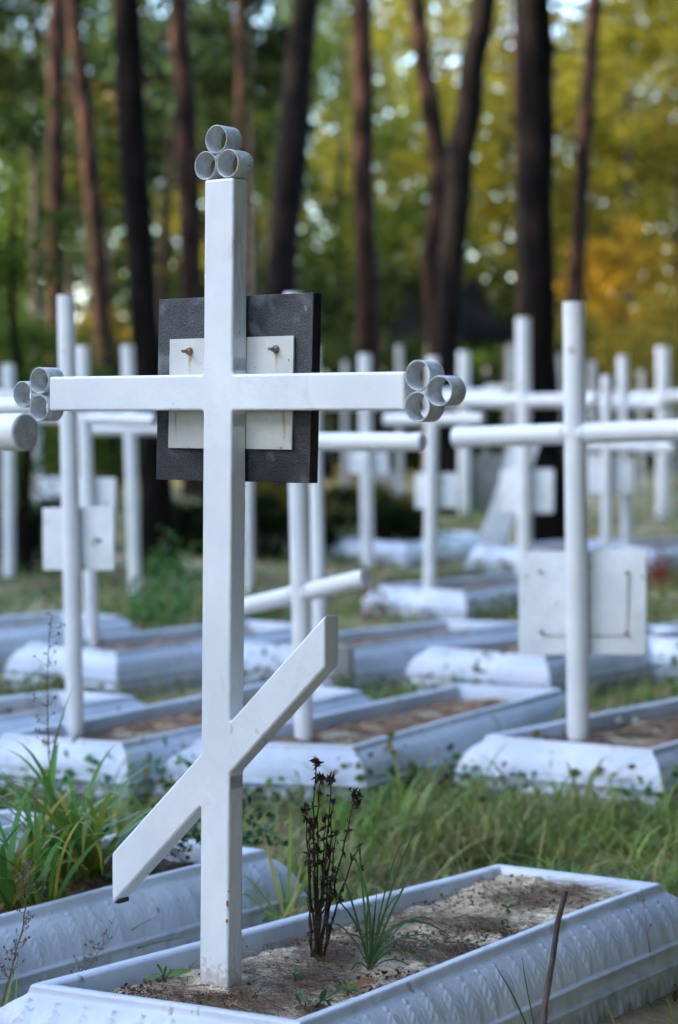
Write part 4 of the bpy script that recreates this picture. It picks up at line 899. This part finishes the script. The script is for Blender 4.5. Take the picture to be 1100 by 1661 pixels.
def stick():
    d = 3.05; a = D(872,1700,d); a.z = GZ-.02; pts = [a, D(884,1630,d), D(896,1560,d+.01), D(904,1500,d+.005), D(918,1445,d+.01)]
    mb = MB(); mb.tube(pts, [.0052,.0050,.0046,.0044,.0042], 9); b = pts[0]; o = mb.build('stick', M['stick'], origin=b, smooth=True); tag(o, 'dark dry stick stuck upright in front of the front surround', 'stick')
stick()
def dry_stem(name, base, pts_px, label, dist, r=.0012, nside=26, spread=.018, seed=1):
    rng = random.Random(seed); b = P(*base, .0) if dist is None else D(*base, dist); dist = b.y
    root = empty(name, b); tag(root, label, 'dry plant'); pts = [b]+[D(x, y, dist) for x, y in pts_px]; dn = []
    for i in range(len(pts)-1):
        for k in range(6): dn.append(pts[i].lerp(pts[i+1], k/6)+Vector((rng.uniform(-1,1), rng.uniform(-1,1), 0))*.001)
    dn.append(pts[-1]); mb = MB(); mb.tube(dn, [r*(1-.5*i/len(dn)) for i in range(len(dn))], 5)
    st = mb.build('stem', M['drystem'], root, origin=b, smooth=True); st.location = (0,0,0); mb = MB()
    for k in range(nside):
        p = dn[rng.randrange(len(dn)//6, len(dn))]; a = rng.uniform(0, 6.28); L = rng.uniform(.3, 1)*spread; e = p+Vector((math.cos(a)*L, math.sin(a)*L, L*rng.uniform(.1,1)))
        mb.tube([p, (p+e)/2+Vector((0,0,-.002)), e], [.0006,.0005,.0004], 4)
        for q in range(2): c = e+Vector((rng.uniform(-1,1), rng.uniform(-1,1), rng.uniform(-1,1)))*.003; mb.tube([c, c+Vector((.001,.001,.004))], [.0016,.0009], 5)
    mb.build('twig', M['drystem'], root, origin=b).location = (0,0,0)
dry_stem('dry_plant', (84,1400), [(82,1290),(78,1190),(76,1100),(80,1040),(84,998)], 'thin dry brown stem rising above the strap-leaf clump', 4.15, .0016, 40, .03, 4)
dry_stem('dry_weed', (0,1640), [(22,1560),(38,1500),(45,1440),(50,1400)], 'reddish dry weed at the lower left edge', 3.45, .0018, 60, .03, 5)
dry_stem('dry_weed', (120,1600), [(150,1560),(175,1520)], 'tiny dry weed in the gap before the left surround', 3.6, .0008, 20, .03, 6)
dry_stem('dry_plant', (1058,1580), [(1052,1520),(1045,1470),(1040,1440)], 'thin dry stem against the right long side of the front surround', 3.75, .0009, 5, .02, 8)

def vine_patch(name, pts_px, z, n, r, m, label, size=.02, cat='vine', h=.03, kind=None):
    cs = []
    for (x, y) in pts_px:
        c = P(x, y, z); cs.append(np.array(c)+RNG.normal(size=(n, 3))*np.array([r, r, h])+np.array([0, 0, h]))
    c = np.concatenate(cs); c[:, 2] = np.maximum(c[:, 2], z+.002); V, Fc = leaves(c, size, .3); b = np.array(P(*pts_px[0], z))
    o = empty(name, b); mesh_obj('leaves', V-b, Fc, M[m], o); tag(o, label, cat, kind=kind); return o
vine_patch('creeping_vine', [(300,1375),(270,1388),(245,1405),(320,1345),(345,1365)], .01, 45, .05, 'vine', 'dark creeping vine on the soil behind the slanted bar', .022)
vine_patch('creeping_vine', [(420,1368),(440,1372),(404,1370)], .02, 26, .018, 'vine', 'dark vine leaves hanging over the far corner of the left surround', .02)
vine_patch('green_weed', [(262,1010),(240,1000),(290,990),(255,975)], -.05, 110, .09, 'herb', 'bright green leafy weed behind the surround left of the front post', .04, 'plant', .06)
vine_patch('green_weed', [(275,960),(300,965),(262,935)], -.02, 70, .08, 'herb', 'green weed before the small white board', .04, 'plant', .08)
vine_patch('withered_plant', [(925,1282),(905,1290),(945,1288)], -.14, 34, .035, 'autumn', 'brown withered plant leaning on the end panel at right', .035, 'dead plant', .055)
vine_patch('withered_plant', [(800,1300),(775,1296)], -.14, 14, .03, 'autumn', 'small brown withered plant below the left of that end panel', .03, 'dead plant', .03)
vine_patch('withered_plant', [(565,1290),(575,1300)], -.12, 20, .025, 'autumn', 'yellow-brown withered plant at the corner behind the black stalks', .035, 'dead plant', .06)
vine_patch('withered_plant', [(628,1285),(640,1290)], -.12, 22, .03, 'autumn', 'dark withered plant against the side panel right of the black stalks', .035, 'dead plant', .05)
vine_patch('withered_plant', [(1058,1300),(1030,1310)], -.14, 18, .03, 'autumn', 'dark withered plant at the right corner of the right surround', .03, 'dead plant', .04)
vine_patch('red_leaf_plant', [(1062,930),(1070,945)], -.05, 60, .05, 'redleaf', 'red-leaved plant right of the large square plate', .035, 'plant', .05)
vine_patch('red_leaf_plant', [(625,1000),(610,1010)], -.12, 50, .06, 'redleaf', 'reddish low plant behind the end of the slanted white pipe', .03, 'plant', .05)
vine_patch('green_weed', [(560,1022),(640,1025),(700,1030)], -.14, 90, .08, 'blade', 'low green weeds in front of the surround with the slim cross', .03, 'plant', .02)
vine_patch('yellow_weed', [(400,1010),(430,1000)], -.1, 50, .06, 'leaf_lime', 'yellow-green weed right behind the front post', .03, 'plant', .04)
vine_patch('litter_heap', [(80,1430),(50,1450),(140,1420),(20,1480),(100,1450)], .0, 60, .04, 'autumn', 'dry leaf litter around the strap-leaf clumps', .016, 'leaf litter', .006, 'stuff')
def daisies():
    b = P(1000,1190,.0); root = empty('daisy_plant', b); tag(root, 'little white daisies on thin stems in the right surround', 'flowers')
    mb = MB(); mh = MB()
    for (x, y) in ((1003,1167),(1029,1168),(1063,1188)):
        c = D(x, y, b.y+.05); mb.tube([b, (b+c)/2+Vector((.01,0,.01)), c], .0012, 4)
        for k in range(8): a = k*.785; mh.add([c, c+Vector((math.cos(a-.3)*.009, -.002, math.sin(a-.3)*.009)), c+Vector((math.cos(a)*.012, -.003, math.sin(a)*.012)), c+Vector((math.cos(a+.3)*.009, -.002, math.sin(a+.3)*.009))], [(0,1,2,3)])
    mb.build('stem', M['herb'], root, origin=b).location = (0,0,0); mh.build('petals', M['oldwhite'], root, origin=b).location = (0,0,0)
daisies()
